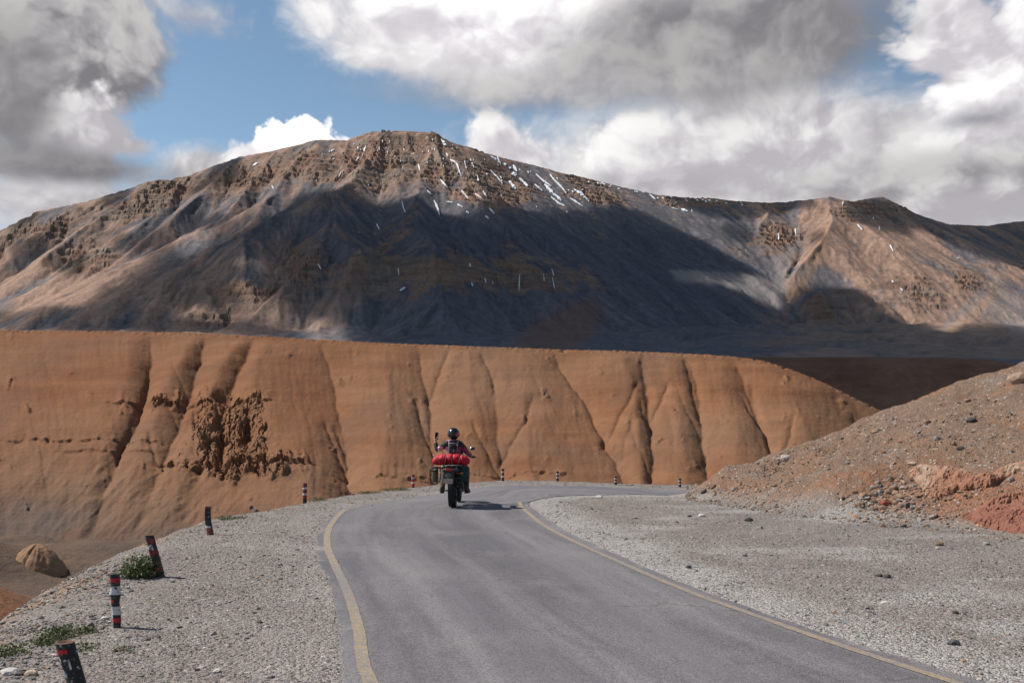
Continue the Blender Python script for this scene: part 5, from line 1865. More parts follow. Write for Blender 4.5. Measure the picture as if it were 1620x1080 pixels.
# ------------------------------------------------------------------ single stones one can point to
def build_rocks():
    rng = np.random.default_rng(21)
    iv, jf = ico(1)
    PALE, DARK, GREY, BROWN, RED = (0.50, 0.47, 0.44), (0.055, 0.050, 0.050), (0.22, 0.205, 0.20), (0.17, 0.105, 0.07), (0.20, 0.055, 0.040)
    L = [
        (1110, 817, 0.075, PALE, 'pale stone on the gravel, tallest of the lay-by stones near the middle'),
        (1091, 817, 0.045, DARK, 'small dark stone just left of a pale stone on the lay-by gravel'),
        (1184, 824, 0.085, DARK, 'flat dark slab of stone on the lay-by gravel below the slope foot'),
        (1202, 836, 0.060, GREY, 'grey stone sunk in the white gravel right of the flat dark slab'),
        (948, 787, 0.085, PALE, 'white stone near the inside of the bend opposite the third striped post'),
        (1487, 862, 0.060, BROWN, 'brown stone on the gravel below the red outcrop'),
        (1389, 912, 0.050, DARK, 'left one of two dark stones side by side on the gravel'),
        (1404, 913, 0.055, DARK, 'right one of two dark stones side by side on the gravel'),
        (1090, 898, 0.045, DARK, 'dark stone on the gravel near the right yellow line'),
        (1507, 1019, 0.055, (0.10, 0.095, 0.095), 'dark half buried stone at the end of a low gravel ridge, bottom right'),
        (1400, 955, 0.042, PALE, 'pale stone with a dark shadow in the middle of the right gravel'),
        (1536, 1000, 0.035, GREY, 'small grey stone right of the half buried dark stone'),
        (1512, 970, 0.035, DARK, 'dark pebble on the gravel above the half buried stone'),
        (411, 985, 0.032, DARK, 'dark stone on the left verge level with the thin crushed post'),
        (165, 979, 0.036, PALE, 'white stone on the left verge next to the thin crushed post'),
        (14, 1066, 0.060, PALE, 'large pale stone in the bottom left corner'),
        (50, 1068, 0.050, (0.42, 0.31, 0.22), 'tan stone in the bottom left corner beside the large pale stone'),
        (343, 1062, 0.030, PALE, 'small white stone at the bottom of the left verge'),
        (88, 1038, 0.034, (0.50, 0.36, 0.34), 'pinkish stone touching the left side of the bottom edge post'),
        (470, 870, 0.030, DARK, 'small black stone on the left verge near the bend of the yellow line'),
        (1537, 667, 0.110, DARK, 'dark rock high on the rubble slope below its skyline'),
        (1403, 799, 0.125, RED, 'dark red boulder at the foot of the slope among broken rocks'),
        (1475, 819, 0.075, (0.34, 0.28, 0.23), 'pale brown stone at the foot of the slope under the red outcrop'),
        (1243, 727, 0.140, (0.36, 0.30, 0.27), 'pale rock poking out of the slope near its lower left skyline'),
        (1614, 603, 0.240, (0.30, 0.21, 0.15), 'brown knob of rock on the skyline at the right border'),
        (1445, 735, 0.095, (0.40, 0.30, 0.22), 'flat tan stone resting just above the tip of the red outcrop'),
        (1520, 711, 0.085, DARK, 'dark angular rock in the middle of the rubble slope'),
        (1560, 862, 0.065, GREY, 'grey stone on the gravel under the right end of the slope'),
        (1305, 772, 0.060, GREY, 'blue grey stone low on the slope left of the broken rocks'),
        (1128, 771, 0.100, BROWN, 'brown lump of rock at the left tip of the rubble slope'),
    ]
    pts, ok = hit_ground([q[0] for q in L], [q[1] for q in L], 4, 34)
    for i, (px, py, sz, col, lb) in enumerate(L):
        p = pts[i]
        if not ok[i]:
            print('missed', lb)
            continue
        n = len(iv)
        r = np.random.default_rng(100 + i)
        V = iv * (1 + 0.20 * fbm(iv[:, 0] * 1.4 + i * 3, iv[:, 1] * 1.4 + iv[:, 2], 2, 900 + i)[:, None] + 0.07 * r.uniform(-1, 1, (n, 1)))
        # a few flat broken faces
        for _ in range(4):
            d = r.normal(size=3)
            d /= np.linalg.norm(d)
            t = V @ d
            V = V - np.clip(t - 0.72, 0, None)[:, None] * d
        V = V * np.array([1.2, 0.95, 0.62 if sz < 0.1 else 0.75]) * sz / 1.1
        a = r.uniform(0, 6.28)
        c, s_ = math.cos(a), math.sin(a)
        V = np.stack([V[:, 0] * c - V[:, 1] * s_, V[:, 0] * s_ + V[:, 1] * c, V[:, 2]], -1)
        colr = np.tile(np.array(col), (n, 1)) * r.uniform(0.85, 1.15, (n, 1))
        o = mesh_np('stone' if sz < 0.1 else 'rock', V, jf, MAT_STONE, False, dict(stone_colour=colr))
        o.location = (p[0], p[1], p[2] + sz * 0.22)
        tag(o, lb, 'stone' if sz < 0.1 else 'rock', 'single stones lying on the gravel and the slope')


build_rocks()


def build_outcrop():
    px, py = np.meshgrid(np.arange(1416, 1830, 2.4), np.arange(700, 872, 2.2))
    H, ok = hit_ground(px.ravel(), py.ravel(), 10, 32)
    nr, nc = px.shape
    jx = px + 8 * fbm(px / 24, py / 18, 3, 921)
    jy = py + 6 * fbm(px / 24 + 7, py / 18, 3, 922)
    A = in_poly(jx, jy, [(1426, 744), (1470, 734), (1510, 740), (1540, 752), (1580, 742), (1625, 726), (1690, 716), (1735, 728), (1690, 744), (1605, 752), (1560, 772), (1520, 778), (1482, 792), (1466, 782), (1450, 762)])
    B = in_poly(jx, jy, [(1520, 818), (1570, 790), (1640, 764), (1690, 756), (1760, 784), (1745, 822), (1690, 848), (1610, 846), (1560, 836)])
    mk = blur((A | B).astype(float), 1.6)
    f1, f2, cid = worley((px + py * 0.7) / 26, (py - px * 0.25) / 11, 923)
    g1, g2, did = worley(px / 9, (py - px * 0.3) / 5, 924)
    t = mk * (0.12 + 0.09 * cid + 0.03 * did - 0.04 * np.exp(-(f2 - f1) * 6) - 0.025 * np.exp(-(g2 - g1) * 5) + 0.10 * fbm(px / 30, py / 20, 3, 925)) - 0.13 * (1 - mk)
    t = 0.6 * blur(t, 0.7) + 0.3 * t
    H = H.reshape(nr, nc, 3) + t[..., None] * np.array([-0.35, -0.62, 0.55])
    pale = np.exp(-((py - (742 + 0.04 * (px - 1470))) / 7.0) ** 2) * sstep(-0.25, 0.2, fbm(px / 16, py / 10, 3, 926)) + 0.8 * np.exp(-(((px - 1462) / 16) ** 2 + ((py - 762) / 18) ** 2))
    pale = pale + 0.7 * np.exp(-((py - (735 - 0.2 * (px - 1600))) / 5) ** 2) * (px > 1565)
    red = sstep(775, 830, py + 0.12 * (px - 1560))
    keep = (mk[:-1, :-1] + mk[1:, 1:]) > 0.03
    m, nt, bs = material('red_sandstone')
    p = nt.geo()
    n = nt.noise(nt.mapping(p, scale=(1, 1, 2.4), rot=(0, 0.3, 0)), 2.2, 6, 0.65)
    n2 = nt.noise(p, 14, 5, 0.65)
    c = nt.mix(nt.mr(n, 0.35, 0.65), (0.240, 0.098, 0.054), (0.310, 0.150, 0.088))
    c = nt.mix(nt.m('MULTIPLY', nt.attr('red'), nt.mr(n, 0.35, 0.6, 0.4, 1.0)), c, (0.205, 0.070, 0.046))
    c = nt.mix(nt.m('MULTIPLY', nt.attr('pale'), nt.mr(n2, 0.3, 0.6, 0.4, 1.0)), c, (0.42, 0.31, 0.225))
    c = nt.mix(nt.mr(n2, 0.55, 0.75, 0, 0.6), c, (0.20, 0.10, 0.07))
    nt.put(bs.inputs['Base Color'], c)
    bs.inputs['Roughness'].default_value = 0.9
    nt.put(bs.inputs['Normal'], nt.bump(nt.m('ADD', n, nt.m('MULTIPLY', n2, 0.5)), 0.9, 0.14))
    o = mesh_np('rock_outcrop', H.reshape(-1, 3), grid_faces(nr, nc, keep)[:, ::-1], m, False, dict(pale=np.clip(pale, 0, 1).ravel(), red=red.ravel()))
    tag(o, 'orange red rock outcrop with a cream top edge on the slope', 'rock outcrop')


build_outcrop()


# ------------------------------------------------------------------ snow left in the chutes of the mountain
def build_snow():
    rng = np.random.default_rng(31)
    strokes = [([(797, 259), (806, 266), (812, 275), (822, 283), (835, 295)], 3.4), ([(812, 262), (818, 272)], 2.0), ([(806, 287), (812, 295), (816, 300)], 3.4), ([(776, 270), (786, 280), (795, 291)], 1.2),
               ([(848, 276), (858, 285), (872, 295)], 1.2), ([(862, 292), (872, 303), (882, 312), (888, 318)], 3.0), ([(846, 292), (858, 302)], 1.4), ([(872, 312), (884, 322), (893, 326)], 1.4), ([(870, 276), (876, 284), (888, 296), (896, 306)], 1.5),
               ([(908, 300), (920, 308), (932, 319)], 2.3), ([(902, 314), (912, 320), (922, 327)], 1.2), ([(918, 304), (924, 310)], 2.2), ([(776, 248), (784, 252), (790, 258)], 1.8), ([(786, 247), (792, 260)], 1.4),
               ([(698, 221), (706, 231)], 2.6), ([(706, 243), (709, 248)], 1.8), ([(712, 253), (722, 259), (727, 272), (730, 280)], 1.7), ([(744, 252), (750, 266)], 1.2), ([(755, 278), (757, 287)], 2.6), ([(735, 255), (738, 268)], 1.0),
               ([(687, 318), (692, 329), (695, 340)], 1.9), ([(676, 302), (682, 308)], 1.4), ([(730, 302), (736, 309), (741, 315)], 1.5), ([(752, 307), (762, 314)], 1.2), ([(764, 303), (770, 312)], 1.7), ([(774, 330), (782, 338)], 1.4), ([(768, 342), (773, 346)], 1.2),
               ([(697, 285), (708, 297)], 1.2), ([(662, 261), (665, 271)], 1.3), ([(636, 319), (638, 328), (641, 336)], 1.4), ([(596, 355), (600, 363)], 1.6), ([(579, 232), (576, 239)], 2.0), ([(568, 249), (563, 256)], 1.0), ([(566, 233), (567, 237)], 1.0), ([(540, 273), (536, 281)], 1.2),
               ([(524, 240), (527, 238)], 1.4), ([(400, 263), (409, 258)], 1.5), ([(430, 294), (433, 299)], 1.3), ([(706, 320), (716, 321)], 1.0), ([(724, 324), (732, 328)], 1.0), ([(738, 335), (742, 338)], 1.4),
               ([(1008, 301), (1000, 298), (988, 296), (975, 293)], 2.0), ([(1016, 303), (1010, 300)], 2.4), ([(1028, 308), (1037, 316)], 1.3), ([(1066, 319), (1071, 322)], 1.8), ([(1062, 329), (1072, 332)], 1.2), ([(1078, 331), (1088, 335)], 2.2), ([(1094, 332), (1095, 335)], 1.0),
               ([(1231, 369), (1232, 380)], 1.2), ([(1258, 362), (1259, 373)], 1.5), ([(1334, 318), (1333, 325)], 1.4), ([(1356, 355), (1364, 364)], 1.2), ([(1408, 388), (1413, 398)], 1.8), ([(1381, 341), (1382, 347)], 1.0), ([(1424, 456), (1428, 460)], 1.4), ([(1390, 358), (1392, 364)], 1.0),
               ([(1411, 444), (1413, 447)], 1.6), ([(1514, 409), (1518, 408)], 1.0), ([(630, 425), (631, 435)], 1.0), ([(633, 460), (641, 455)], 1.6), ([(743, 418), (744, 422)], 1.4), ([(767, 441), (769, 447)], 1.5), ([(746, 448), (748, 453)], 1.4), ([(822, 436), (821, 462)], 1.0), ([(873, 426), (876, 436)], 1.0),
               ([(874, 440), (877, 456)], 1.1), ([(860, 434), (861, 445)], 0.9), ([(779, 446), (780, 449)], 1.0), ([(503, 418), (508, 426)], 1.0)]
    for _ in range(75):
        u = rng.uniform(0, 1)
        px = rng.uniform(500, 930)
        top = np.interp(px, [480, 596, 685, 800, 900, 960], [232, 212, 212, 254, 280, 294])
        py = top + abs(rng.normal(0, 1)) * 38 + 4
        if py > 335:
            continue
        L = rng.uniform(0.8, 3.2)
        sx = np.interp(px, [500, 640, 760, 900], [-0.45, 0.1, 0.5, 0.8])
        strokes.append(([(px, py), (px + sx * L, py + L * 0.9)], rng.uniform(0.5, 1.1)))
    for _ in range(26):
        px = rng.uniform(930, 1180)
        py = np.interp(px, [930, 1040, 1160, 1200], [284, 309, 319, 320]) + rng.uniform(0.5, 5)
        strokes.append(([(px, py), (px + 3, py + 1.2)], rng.uniform(0.6, 1.1)))
    V, Fc = [], []
    for pts, w in strokes:
        P = []
        n = max(4, int(sum(math.hypot(b[0] - a[0], b[1] - a[1]) for a, b in zip(pts[:-1], pts[1:])) / 1.6))
        if len(pts) > 1:
            pp = catmull(pts, n + 1)
        rows = []
        for i, q in enumerate(pp):
            t = i / n
            ww = 1.35 * w * (math.sin(math.pi * (0.12 + 0.8 * t)) ** 0.7) * (0.8 + 0.5 * rng.uniform(-1, 1)) * 0.55
            d = pp[min(i + 1, n)] - pp[max(i - 1, 0)]
            d = d / (np.hypot(*d) + 1e-9)
            nn = np.array([-d[1], d[0]])
            a = mountain_hit(*(q + nn * ww))
            b = mountain_hit(*(q - nn * ww))
            if a is None or b is None or abs(a[1] - b[1]) > 90:
                rows.append(None)
                continue
            lift = np.array([0, -3.0, 2.5])
            rows.append((a + lift, b + lift))
        for r0, r1 in zip(rows[:-1], rows[1:]):
            if r0 is None or r1 is None or abs(r0[0][1] - r1[0][1]) > 90:
                continue
            k = len(V)
            dn = np.array([0, 4.0, -4.0])
            q = [r0[0], r0[1], r1[1], r1[0]]
            V += q + [v + dn for v in q]
            Fc += [(k, k + 1, k + 2, k + 3), (k, k + 4, k + 5, k + 1), (k + 3, k + 2, k + 6, k + 7), (k, k + 3, k + 7, k + 4), (k + 1, k + 5, k + 6, k + 2)]
    m = simple_mat('old_snow', (0.80, 0.81, 0.84), 0.7, 0, 0.06, 0.05)
    o = mesh_np('snow', np.array(V), np.array(Fc), m, True, kind='stuff')
    tag(o, 'thin streaks of old snow in the chutes below the summit ridge', 'snow')


build_snow()


# ------------------------------------------------------------------ motorcycle, luggage and rider
M_TYRE = simple_mat('tyre_rubber', (0.022, 0.021, 0.021), 0.85, 0, 0.3, 40, 0.3)
M_BLACK = simple_mat('black_plastic', (0.016, 0.016, 0.017), 0.5, 0, 0.2, 20)
M_METAL = simple_mat('dark_steel', (0.045, 0.045, 0.047), 0.45, 0.7, 0.2, 40)
M_CHROME = simple_mat('scuffed_alloy', (0.42, 0.42, 0.43), 0.35, 0.9, 0.15, 40)
M_GREY = simple_mat('grey_plastic', (0.13, 0.13, 0.135), 0.5, 0, 0.2, 30)
M_TAIL = simple_mat('red_lamp_plastic', (0.55, 0.012, 0.018), 0.25, 0, 0.1, 30, 0.6)
M_PLATE = simple_mat('dusty_plate', (0.36, 0.30, 0.26), 0.7, 0, 0.12, 30)
M_TANK = simple_mat('black_tank_paint', (0.03, 0.03, 0.032), 0.25, 0, 0.1, 10, 0.5, 0.4)
M_LEATHER = simple_mat('black_seat', (0.022, 0.020, 0.020), 0.6, 0, 0.2, 60)
M_REDBAG = simple_mat('red_waterproof_fabric', (0.43, 0.010, 0.024), 0.65, 0, 0.4, 16, 0.3, 0, 0.9)
M_STRAP = simple_mat('pale_red_strap', (0.62, 0.20, 0.20), 0.7, 0, 0.2, 40)
M_CORD = simple_mat('pale_cord', (0.42, 0.38, 0.36), 0.7, 0, 0.15, 40)
M_GREENBAG = simple_mat('dark_teal_canvas', (0.022, 0.050, 0.052), 0.75, 0, 0.3, 30, 0.3, 0, 0.3)
M_KHAKI = simple_mat('khaki_canvas', (0.13, 0.105, 0.07), 0.85, 0, 0.2, 30)
M_JBLACK = simple_mat('black_jacket', (0.020, 0.018, 0.020), 0.7, 0, 0.25, 40, 0.3, 0, 0.25)
M_JPINK = simple_mat('pink_jacket', (0.66, 0.20, 0.36), 0.7, 0, 0.15, 30, 0.3)
M_JMAG = simple_mat('dark_pink_jacket', (0.26, 0.035, 0.105), 0.7, 0, 0.2, 30, 0.3)
M_JWHITE = simple_mat('white_jacket', (0.72, 0.68, 0.70), 0.7, 0, 0.08, 30, 0.3)
M_TROUSER = simple_mat('black_trousers', (0.030, 0.027, 0.026), 0.8, 0, 0.3, 40)
M_BOOT = simple_mat('dusty_boot', (0.085, 0.062, 0.050), 0.75, 0, 0.3, 40)
M_SKIN = simple_mat('skin', (0.42, 0.24, 0.17), 0.55, 0, 0.08, 40)
M_HELMET = simple_mat('glossy_helmet', (0.010, 0.010, 0.011), 0.22, 0, 0.1, 12, 0.5, 0.15)
M_VISOR = simple_mat('dark_visor', (0.010, 0.010, 0.012), 0.06, 0, 0.1, 12, 0.6)
M_HRED = simple_mat('red_helmet_panel', (0.50, 0.03, 0.06), 0.3, 0, 0.1, 12, 0.5)
M_PACKGREY = simple_mat('grey_webbing', (0.22, 0.215, 0.22), 0.7, 0, 0.2, 60)
M_PHONE = simple_mat('black_phone', (0.008, 0.008, 0.009), 0.3, 0, 0.1, 12)

BX, BY = gnd(716, 804)
BIKE = Matrix.Translation((BX, BY, 0.034)) @ Matrix.Rotation(math.radians(-1.8), 4, 'Z')


def place(o):
    o.matrix_world = BIKE
    return o


def wheel(root, y, r, w, knobby):
    MX = Matrix.Translation((0, y, r)) @ Matrix.Rotation(math.pi / 2, 4, 'Y')
    wh = MB()
    prof = [(r - 0.10, -w * 0.42), (r - 0.06, -w * 0.5), (r - 0.025, -w * 0.47), (r - 0.008, -w * 0.30), (r, -w * 0.1), (r, w * 0.1), (r - 0.008, w * 0.30), (r - 0.025, w * 0.47), (r - 0.06, w * 0.5), (r - 0.10, w * 0.42)]
    wh.lathe(prof, MX, 48)
    p = wh.build('wheel', M_TYRE, root)
    rim = MB()
    rim.lathe([(r - 0.10, -w * 0.42), (r - 0.095, -w * 0.30), (r - 0.125, -w * 0.15), (r - 0.125, w * 0.15), (r - 0.095, w * 0.30), (r - 0.10, w * 0.42)], MX, 48)
    rim.build('rim', M_METAL, p)
    hub = MB()
    hub.lathe([(0.0, -0.07), (0.05, -0.07), (0.055, -0.03), (0.035, -0.02), (0.035, 0.02), (0.055, 0.03), (0.05, 0.07), (0.0, 0.07)], MX, 20)
    hub.lathe([(0.05, 0.075), (0.115, 0.075), (0.115, 0.080), (0.05, 0.080)], MX, 28, True)
    hub.build('hub', M_METAL, p)
    sp = MB()
    for k in range(28):
        a = 2 * math.pi * k / 28
        s = 1 if k % 2 else -1
        b = a + 0.35 * (1 if k % 4 < 2 else -1)
        sp.tube([MX @ Vector((0.045 * math.cos(a), 0.045 * math.sin(a), s * 0.045)), MX @ Vector(((r - 0.12) * math.cos(b), (r - 0.12) * math.sin(b), s * 0.006))], 0.0022, 4, False)
    sp.build('spokes', M_CHROME, p)
    tr = MB()
    for k in range(44):
        a = 2 * math.pi * k / 44
        for j, (off, ww) in enumerate(((-0.36, 0.22), (0.0, 0.30), (0.36, 0.22))):
            aa = a + (0.5 * 2 * math.pi / 44 if j == 1 else 0)
            rr = r - (0.012 if j != 1 else 0.0)
            R3 = (Matrix.Rotation(math.pi / 2, 3, 'Y') @ Matrix.Rotation(aa, 3, 'Z'))
            c = MX @ Vector((math.cos(aa) * rr, math.sin(aa) * rr, off * w))
            tr.box(c, (0.016, 0.026, ww * w), R3)
    t = tr.build('tread', M_TYRE, p)
    t['kind'] = 'stuff'
    return p


def build_bike():
    root = empty('motorcycle', (0, 0, 0))
    tag(root, 'black touring motorcycle seen from behind on the road bend', 'motorcycle')
    wheel(root, 0.0, 0.33, 0.145, True)
    wheel(root, 1.46, 0.345, 0.10, True)
    b = MB()
    for s in (-1, 1):
        b.tube([(s * 0.085, 0.0, 0.33), (s * 0.095, 0.25, 0.36), (s * 0.08, 0.50, 0.40)], 0.022, 8)
    b.build('swingarm', M_METAL, root)
    b = MB()
    for s in (-1, 1):
        b.tube([(s * 0.06, 1.22, 0.95), (s * 0.11, 1.0, 0.80), (s * 0.14, 0.62, 0.72), (s * 0.13, 0.2, 0.74), (s * 0.11, -0.30, 0.80)], 0.017, 8)
        b.tube([(s * 0.05, 1.18, 0.88), (s * 0.12, 0.98, 0.50), (s * 0.13, 0.80, 0.32), (s * 0.12, 0.50, 0.36), (s * 0.13, 0.45, 0.72)], 0.017, 8)
        b.tube([(s * 0.12, 0.45, 0.50), (s * 0.12, -0.05, 0.76)], 0.013, 8)
    b.build('frame', M_METAL, root)
    b = MB()
    b.box((0, 0.76, 0.44), (0.24, 0.36, 0.24), None, 0.04)
    for k in range(8):
        b.box((0, 0.82, 0.58 + 0.024 * k), (0.19, 0.19, 0.010), Matrix.Rotation(-0.2, 3, 'X'))
    b.box((0, 0.82, 0.67), (0.13, 0.13, 0.20), None, 0.02)
    b.build('engine', M_METAL, root)
    b = MB()
    b.tube([(0.10, 0.98, 0.60), (0.14, 1.02, 0.42), (0.15, 0.70, 0.28), (0.15, 0.35, 0.32)], 0.022, 10)
    b.tube([(0.15, 0.36, 0.32), (0.165, 0.22, 0.38), (0.175, -0.18, 0.52), (0.175, -0.22, 0.535)], [0.024, 0.052, 0.052, 0.034], 14)
    b.build('exhaust', M_METAL, root)
    b = MB()
    b.ball((0, 0.86, 0.90), (0.16, 0.28, 0.13), 20, 12)
    b.build('fuel_tank', M_TANK, root)
    b = MB()
    b.box((0, 0.42, 0.80), (0.27, 0.40, 0.09), None, 0.035)
    b.box((0, 0.05, 0.83), (0.25, 0.42, 0.08), None, 0.035)
    b.build('seat', M_LEATHER, root)
    b = MB()
    b.box((0, -0.12, 0.765), (0.27, 0.42, 0.085), None, 0.03)
    b.box((0, -0.30, 0.755), (0.34, 0.16, 0.07), None, 0.03)
    b.build('tail_fairing', M_BLACK, root)
    b = MB()
    b.box((-0.045, -0.385, 0.775), (0.135, 0.03, 0.050), None, 0.012)
    t = b.build('tail_light', M_TAIL, root)
    # number-plate hanger and mudguard
    b = MB()
    N = 14
    V = []
    for i in range(N):
        a = math.radians(35 + 105 * i / (N - 1))
        for f in (-1, -0.5, 0, 0.5, 1):
            rr = 0.385 - 0.012 * abs(f) ** 2
            V.append((f * 0.085, -0.0 - math.cos(a) * rr, 0.35 + math.sin(a) * rr))
    b.add(V, [(i * 5 + k, i * 5 + k + 1, (i + 1) * 5 + k + 1, (i + 1) * 5 + k) for i in range(N - 1) for k in range(4)])
    b.box((-0.03, -0.355, 0.64), (0.20, 0.035, 0.22), None, 0.015)
    b.build('rear_mudguard', M_BLACK, root)
    b = MB()
    MXl = Matrix.Translation((-0.055, -0.385, 0.655)) @ Matrix.Rotation(math.pi / 2, 4, 'X')
    b.lathe([(0.0, 0.0), (0.052, 0.0), (0.060, -0.012), (0.060, -0.03), (0.0, -0.03)], MXl, 24)
    b.lathe([(0.0, 0.012), (0.030, 0.008), (0.040, 0.0)], MXl, 24)
    b.build('round_reflector', M_GREY, root)
    b = MB()
    b.box((-0.055, -0.395, 0.545), (0.195, 0.008, 0.105), Matrix.Rotation(0.12, 3, 'X'), 0.003)
    b.build('number_plate', M_PLATE, root)
    for s in (-1, 1):
        b = MB()
        b.tube([(s * 0.10, -0.34, 0.70), (s * 0.20, -0.36, 0.70)], 0.007, 6)
        b.ball((s * 0.215, -0.36, 0.70), (0.028, 0.03, 0.02), 12, 8)
        b.build('turn_signal', simple_mat('amber_lens', (0.45, 0.13, 0.02), 0.3), root)
    # luggage carrier with side frames
    b = MB()
    for s in (-1, 1):
        b.tube([(s * 0.12, 0.10, 0.80), (s * 0.14, -0.12, 0.845), (s * 0.13, -0.36, 0.845), (0, -0.40, 0.845)], 0.010, 8)
    for y in (-0.08, -0.22, -0.32):
        b.tube([(-0.16, y, 0.845), (0.16, y, 0.845)], 0.009, 8)
    b.build('luggage_rack', M_METAL, root)
    for s in (-1, 1):
        b = MB()
        x0, x1 = s * 0.27, s * 0.42
        for y in (-0.30, 0.16):
            loop = [(x0, y, 0.80), (x1, y, 0.80), (x1 + s * 0.01, y, 0.70), (x1 - s * 0.01, y, 0.50), (x0 + s * 0.02, y, 0.485), (x0, y, 0.56), (x0, y, 0.80)]
            if s < 0:
                b.tube(loop, 0.012, 8)
        if s < 0:
            for xx, zz in ((x0, 0.80), (x1, 0.80), (x1, 0.50), (x0 + s * 0.02, 0.49), (x1 + s * 0.005, 0.655)):
                b.tube([(xx, -0.30, zz), (xx, 0.16, zz)], 0.010, 8)
            b.tube([(x0 - 0.01, -0.30, 0.74), (x1, -0.30, 0.74)], 0.009, 8)
        b.tube([(s * 0.12, -0.22, 0.80), (x0, -0.22, 0.80)], 0.010, 8)
        b.tube([(s * 0.12, 0.10, 0.78), (x0, 0.10, 0.78), (x0, -0.22, 0.80)], 0.010, 8)
        b.build('pannier_frame', M_METAL, root)
    # bars, mirrors, fork
    b = MB()
    b.tube([(-0.40, 0.90, 0.985), (-0.30, 0.95, 0.995), (-0.14, 1.06, 1.02), (0, 1.08, 1.02), (0.14, 1.06, 1.02), (0.30, 0.95, 0.995), (0.40, 0.90, 0.985)], 0.012, 8)
    b.build('handlebar', M_METAL, root)
    for s in (-1, 1):
        b = MB()
        b.tube([(s * 0.28, 0.962, 0.995), (s * 0.41, 0.895, 0.985)], 0.018, 10)
        b.build('grip', M_BLACK, root)
        b = MB()
        b.tube([(s * 0.27, 0.97, 1.00), (s * 0.30, 0.96, 1.09), (s * 0.325, 0.93, 1.16)], 0.006, 6)
        mi = b.build('mirror', M_METAL, root)
        b = MB()
        R = Matrix.Rotation(s * 0.12, 3, 'Z')
        b.ball((s * 0.345, 0.93, 1.165), (0.062, 0.025, 0.040), 18, 10, R)
        b.build('mirror_shell', M_CHROME, mi)
        b = MB()
        b.ball((s * 0.349, 0.908, 1.165), (0.048, 0.006, 0.029), 18, 8, R)
        b.build('mirror_glass', M_VISOR, mi)
        b = MB()
        b.tube([(s * 0.10, 1.14, 1.02), (s * 0.10, 1.30, 0.72), (s * 0.10, 1.46, 0.345)], [0.024, 0.024, 0.028], 10)
        b.build('fork_leg', M_METAL, root)
    b = MB()
    b.ball((0, 1.27, 0.92), (0.085, 0.075, 0.085), 18, 10)
    b.build('headlight', M_GREY, root)
    b = MB()
    V = [(x, 1.22 + 0.05 * abs(x) * -2 + (z - 1.0) * -0.25, z) for z in (1.0, 1.08, 1.16, 1.22) for x in (-0.12, -0.06, 0, 0.06, 0.12)]
    b.add(V, [(i * 5 + k, i * 5 + k + 1, (i + 1) * 5 + k + 1, (i + 1) * 5 + k) for i in range(3) for k in range(4)])
    b.build('windscreen', M_VISOR, root)
    b = MB()
    V = []
    for i in range(10):
        a = math.radians(30 + 120 * i / 9)
        for f in (-1, 0, 1):
            V.append((f * 0.06, 1.46 - math.cos(a) * 0.385, 0.36 + math.sin(a) * (0.385 - 0.01 * abs(f))))
    b.add(V, [(i * 3 + k, i * 3 + k + 1, (i + 1) * 3 + k + 1, (i + 1) * 3 + k) for i in range(9) for k in range(2)])
    b.build('front_mudguard', M_BLACK, root)
    for s in (-1, 1):
        b = MB()
        b.tube([(s * 0.11, 0.42, 0.30), (s * 0.29, 0.42, 0.30)], 0.013, 8)
        b.build('footpeg', M_METAL, root)
    place(root)

    # red roll of luggage across the seat
    bag = empty('luggage_roll', (0, 0, 0))
    tag(bag, 'fat red waterproof roll strapped across the back of the motorcycle', 'luggage')
    b = MB()
    NU, NV = 72, 30
    V = []
    for i in range(NU + 1):
        t = i / NU * 2 - 1
        prof = (1 - abs(t) ** 5) ** 0.5 if abs(t) < 1 else 0.0
        pinch = 1 - 0.20 * math.exp(-((t + 0.22) / 0.06) ** 2) - 0.18 * math.exp(-((t - 0.10) / 0.05) ** 2) - 0.18 * math.exp(-((t - 0.52) / 0.06) ** 2)
        for k in range(NV):
            a = 2 * math.pi * k / NV
            wr = 1 + 0.10 * float(fbm(np.array([t * 5.0]), np.array([a * 0.9 + t]), 3, 951)[0]) + 0.08 * float(fbm(np.array([t * 16.0]), np.array([math.sin(a) * 2.5]), 2, 952)[0])
            r = prof * pinch * wr
            V.append((t * 0.385 - 0.02, -0.10 + math.cos(a) * 0.14 * r, 0.965 + math.sin(a) * 0.110 * r - 0.02 * t * t + 0.012 * math.cos(t * 3)))
    Fc = [(i * NV + k, (i + 1) * NV + k, (i + 1) * NV + (k + 1) % NV, i * NV + (k + 1) % NV) for i in range(NU) for k in range(NV)]
    b.add(V, Fc)
    b.build('roll', M_REDBAG, bag)
    for t, lean in ((-0.105, 0.02), (0.02, -0.015), (0.18, 0.05), (-0.27, -0.10)):
        b = MB()
        pts = []
        for k in range(25):
            a = 2 * math.pi * k / 24
            pts.append((t + lean * math.sin(a) - 0.02, -0.10 + math.cos(a) * 0.138, 0.965 + math.sin(a) * 0.108))
        b.tube(pts, 0.006, 6, False)
        b.build('strap', M_STRAP, bag)
    b = MB()
    b.tube([(-0.20, -0.27, 0.835), (-0.05, -0.30, 0.862), (0.10, -0.30, 0.858), (0.22, -0.27, 0.852)], 0.006, 6)
    b.build('cord', M_CORD, bag)
    place(bag)

    # soft bags at the sides
    def soft(d, q):
        return q
    sb = empty('saddle_bag', (0, 0, 0))
    tag(sb, 'dark teal soft bag hanging on the right side of the motorcycle', 'saddle bag')

    def puff(d, q):
        k = max(abs(d.x), abs(d.y), abs(d.z))
        f = 1 / k ** 0.75
        w = 1 + 0.05 * math.sin(d.z * 9 + d.x * 5) + 0.03 * math.sin(d.y * 14)
        return q * (f * w)
    b = MB()
    b.ball((0.245, -0.06, 0.645), (0.100, 0.18, 0.135), 28, 18, None, puff)
    b.build('body', M_GREENBAG, sb)
    b = MB()
    b.ball((0.245, -0.06, 0.775), (0.104, 0.185, 0.030), 24, 12, None, puff)
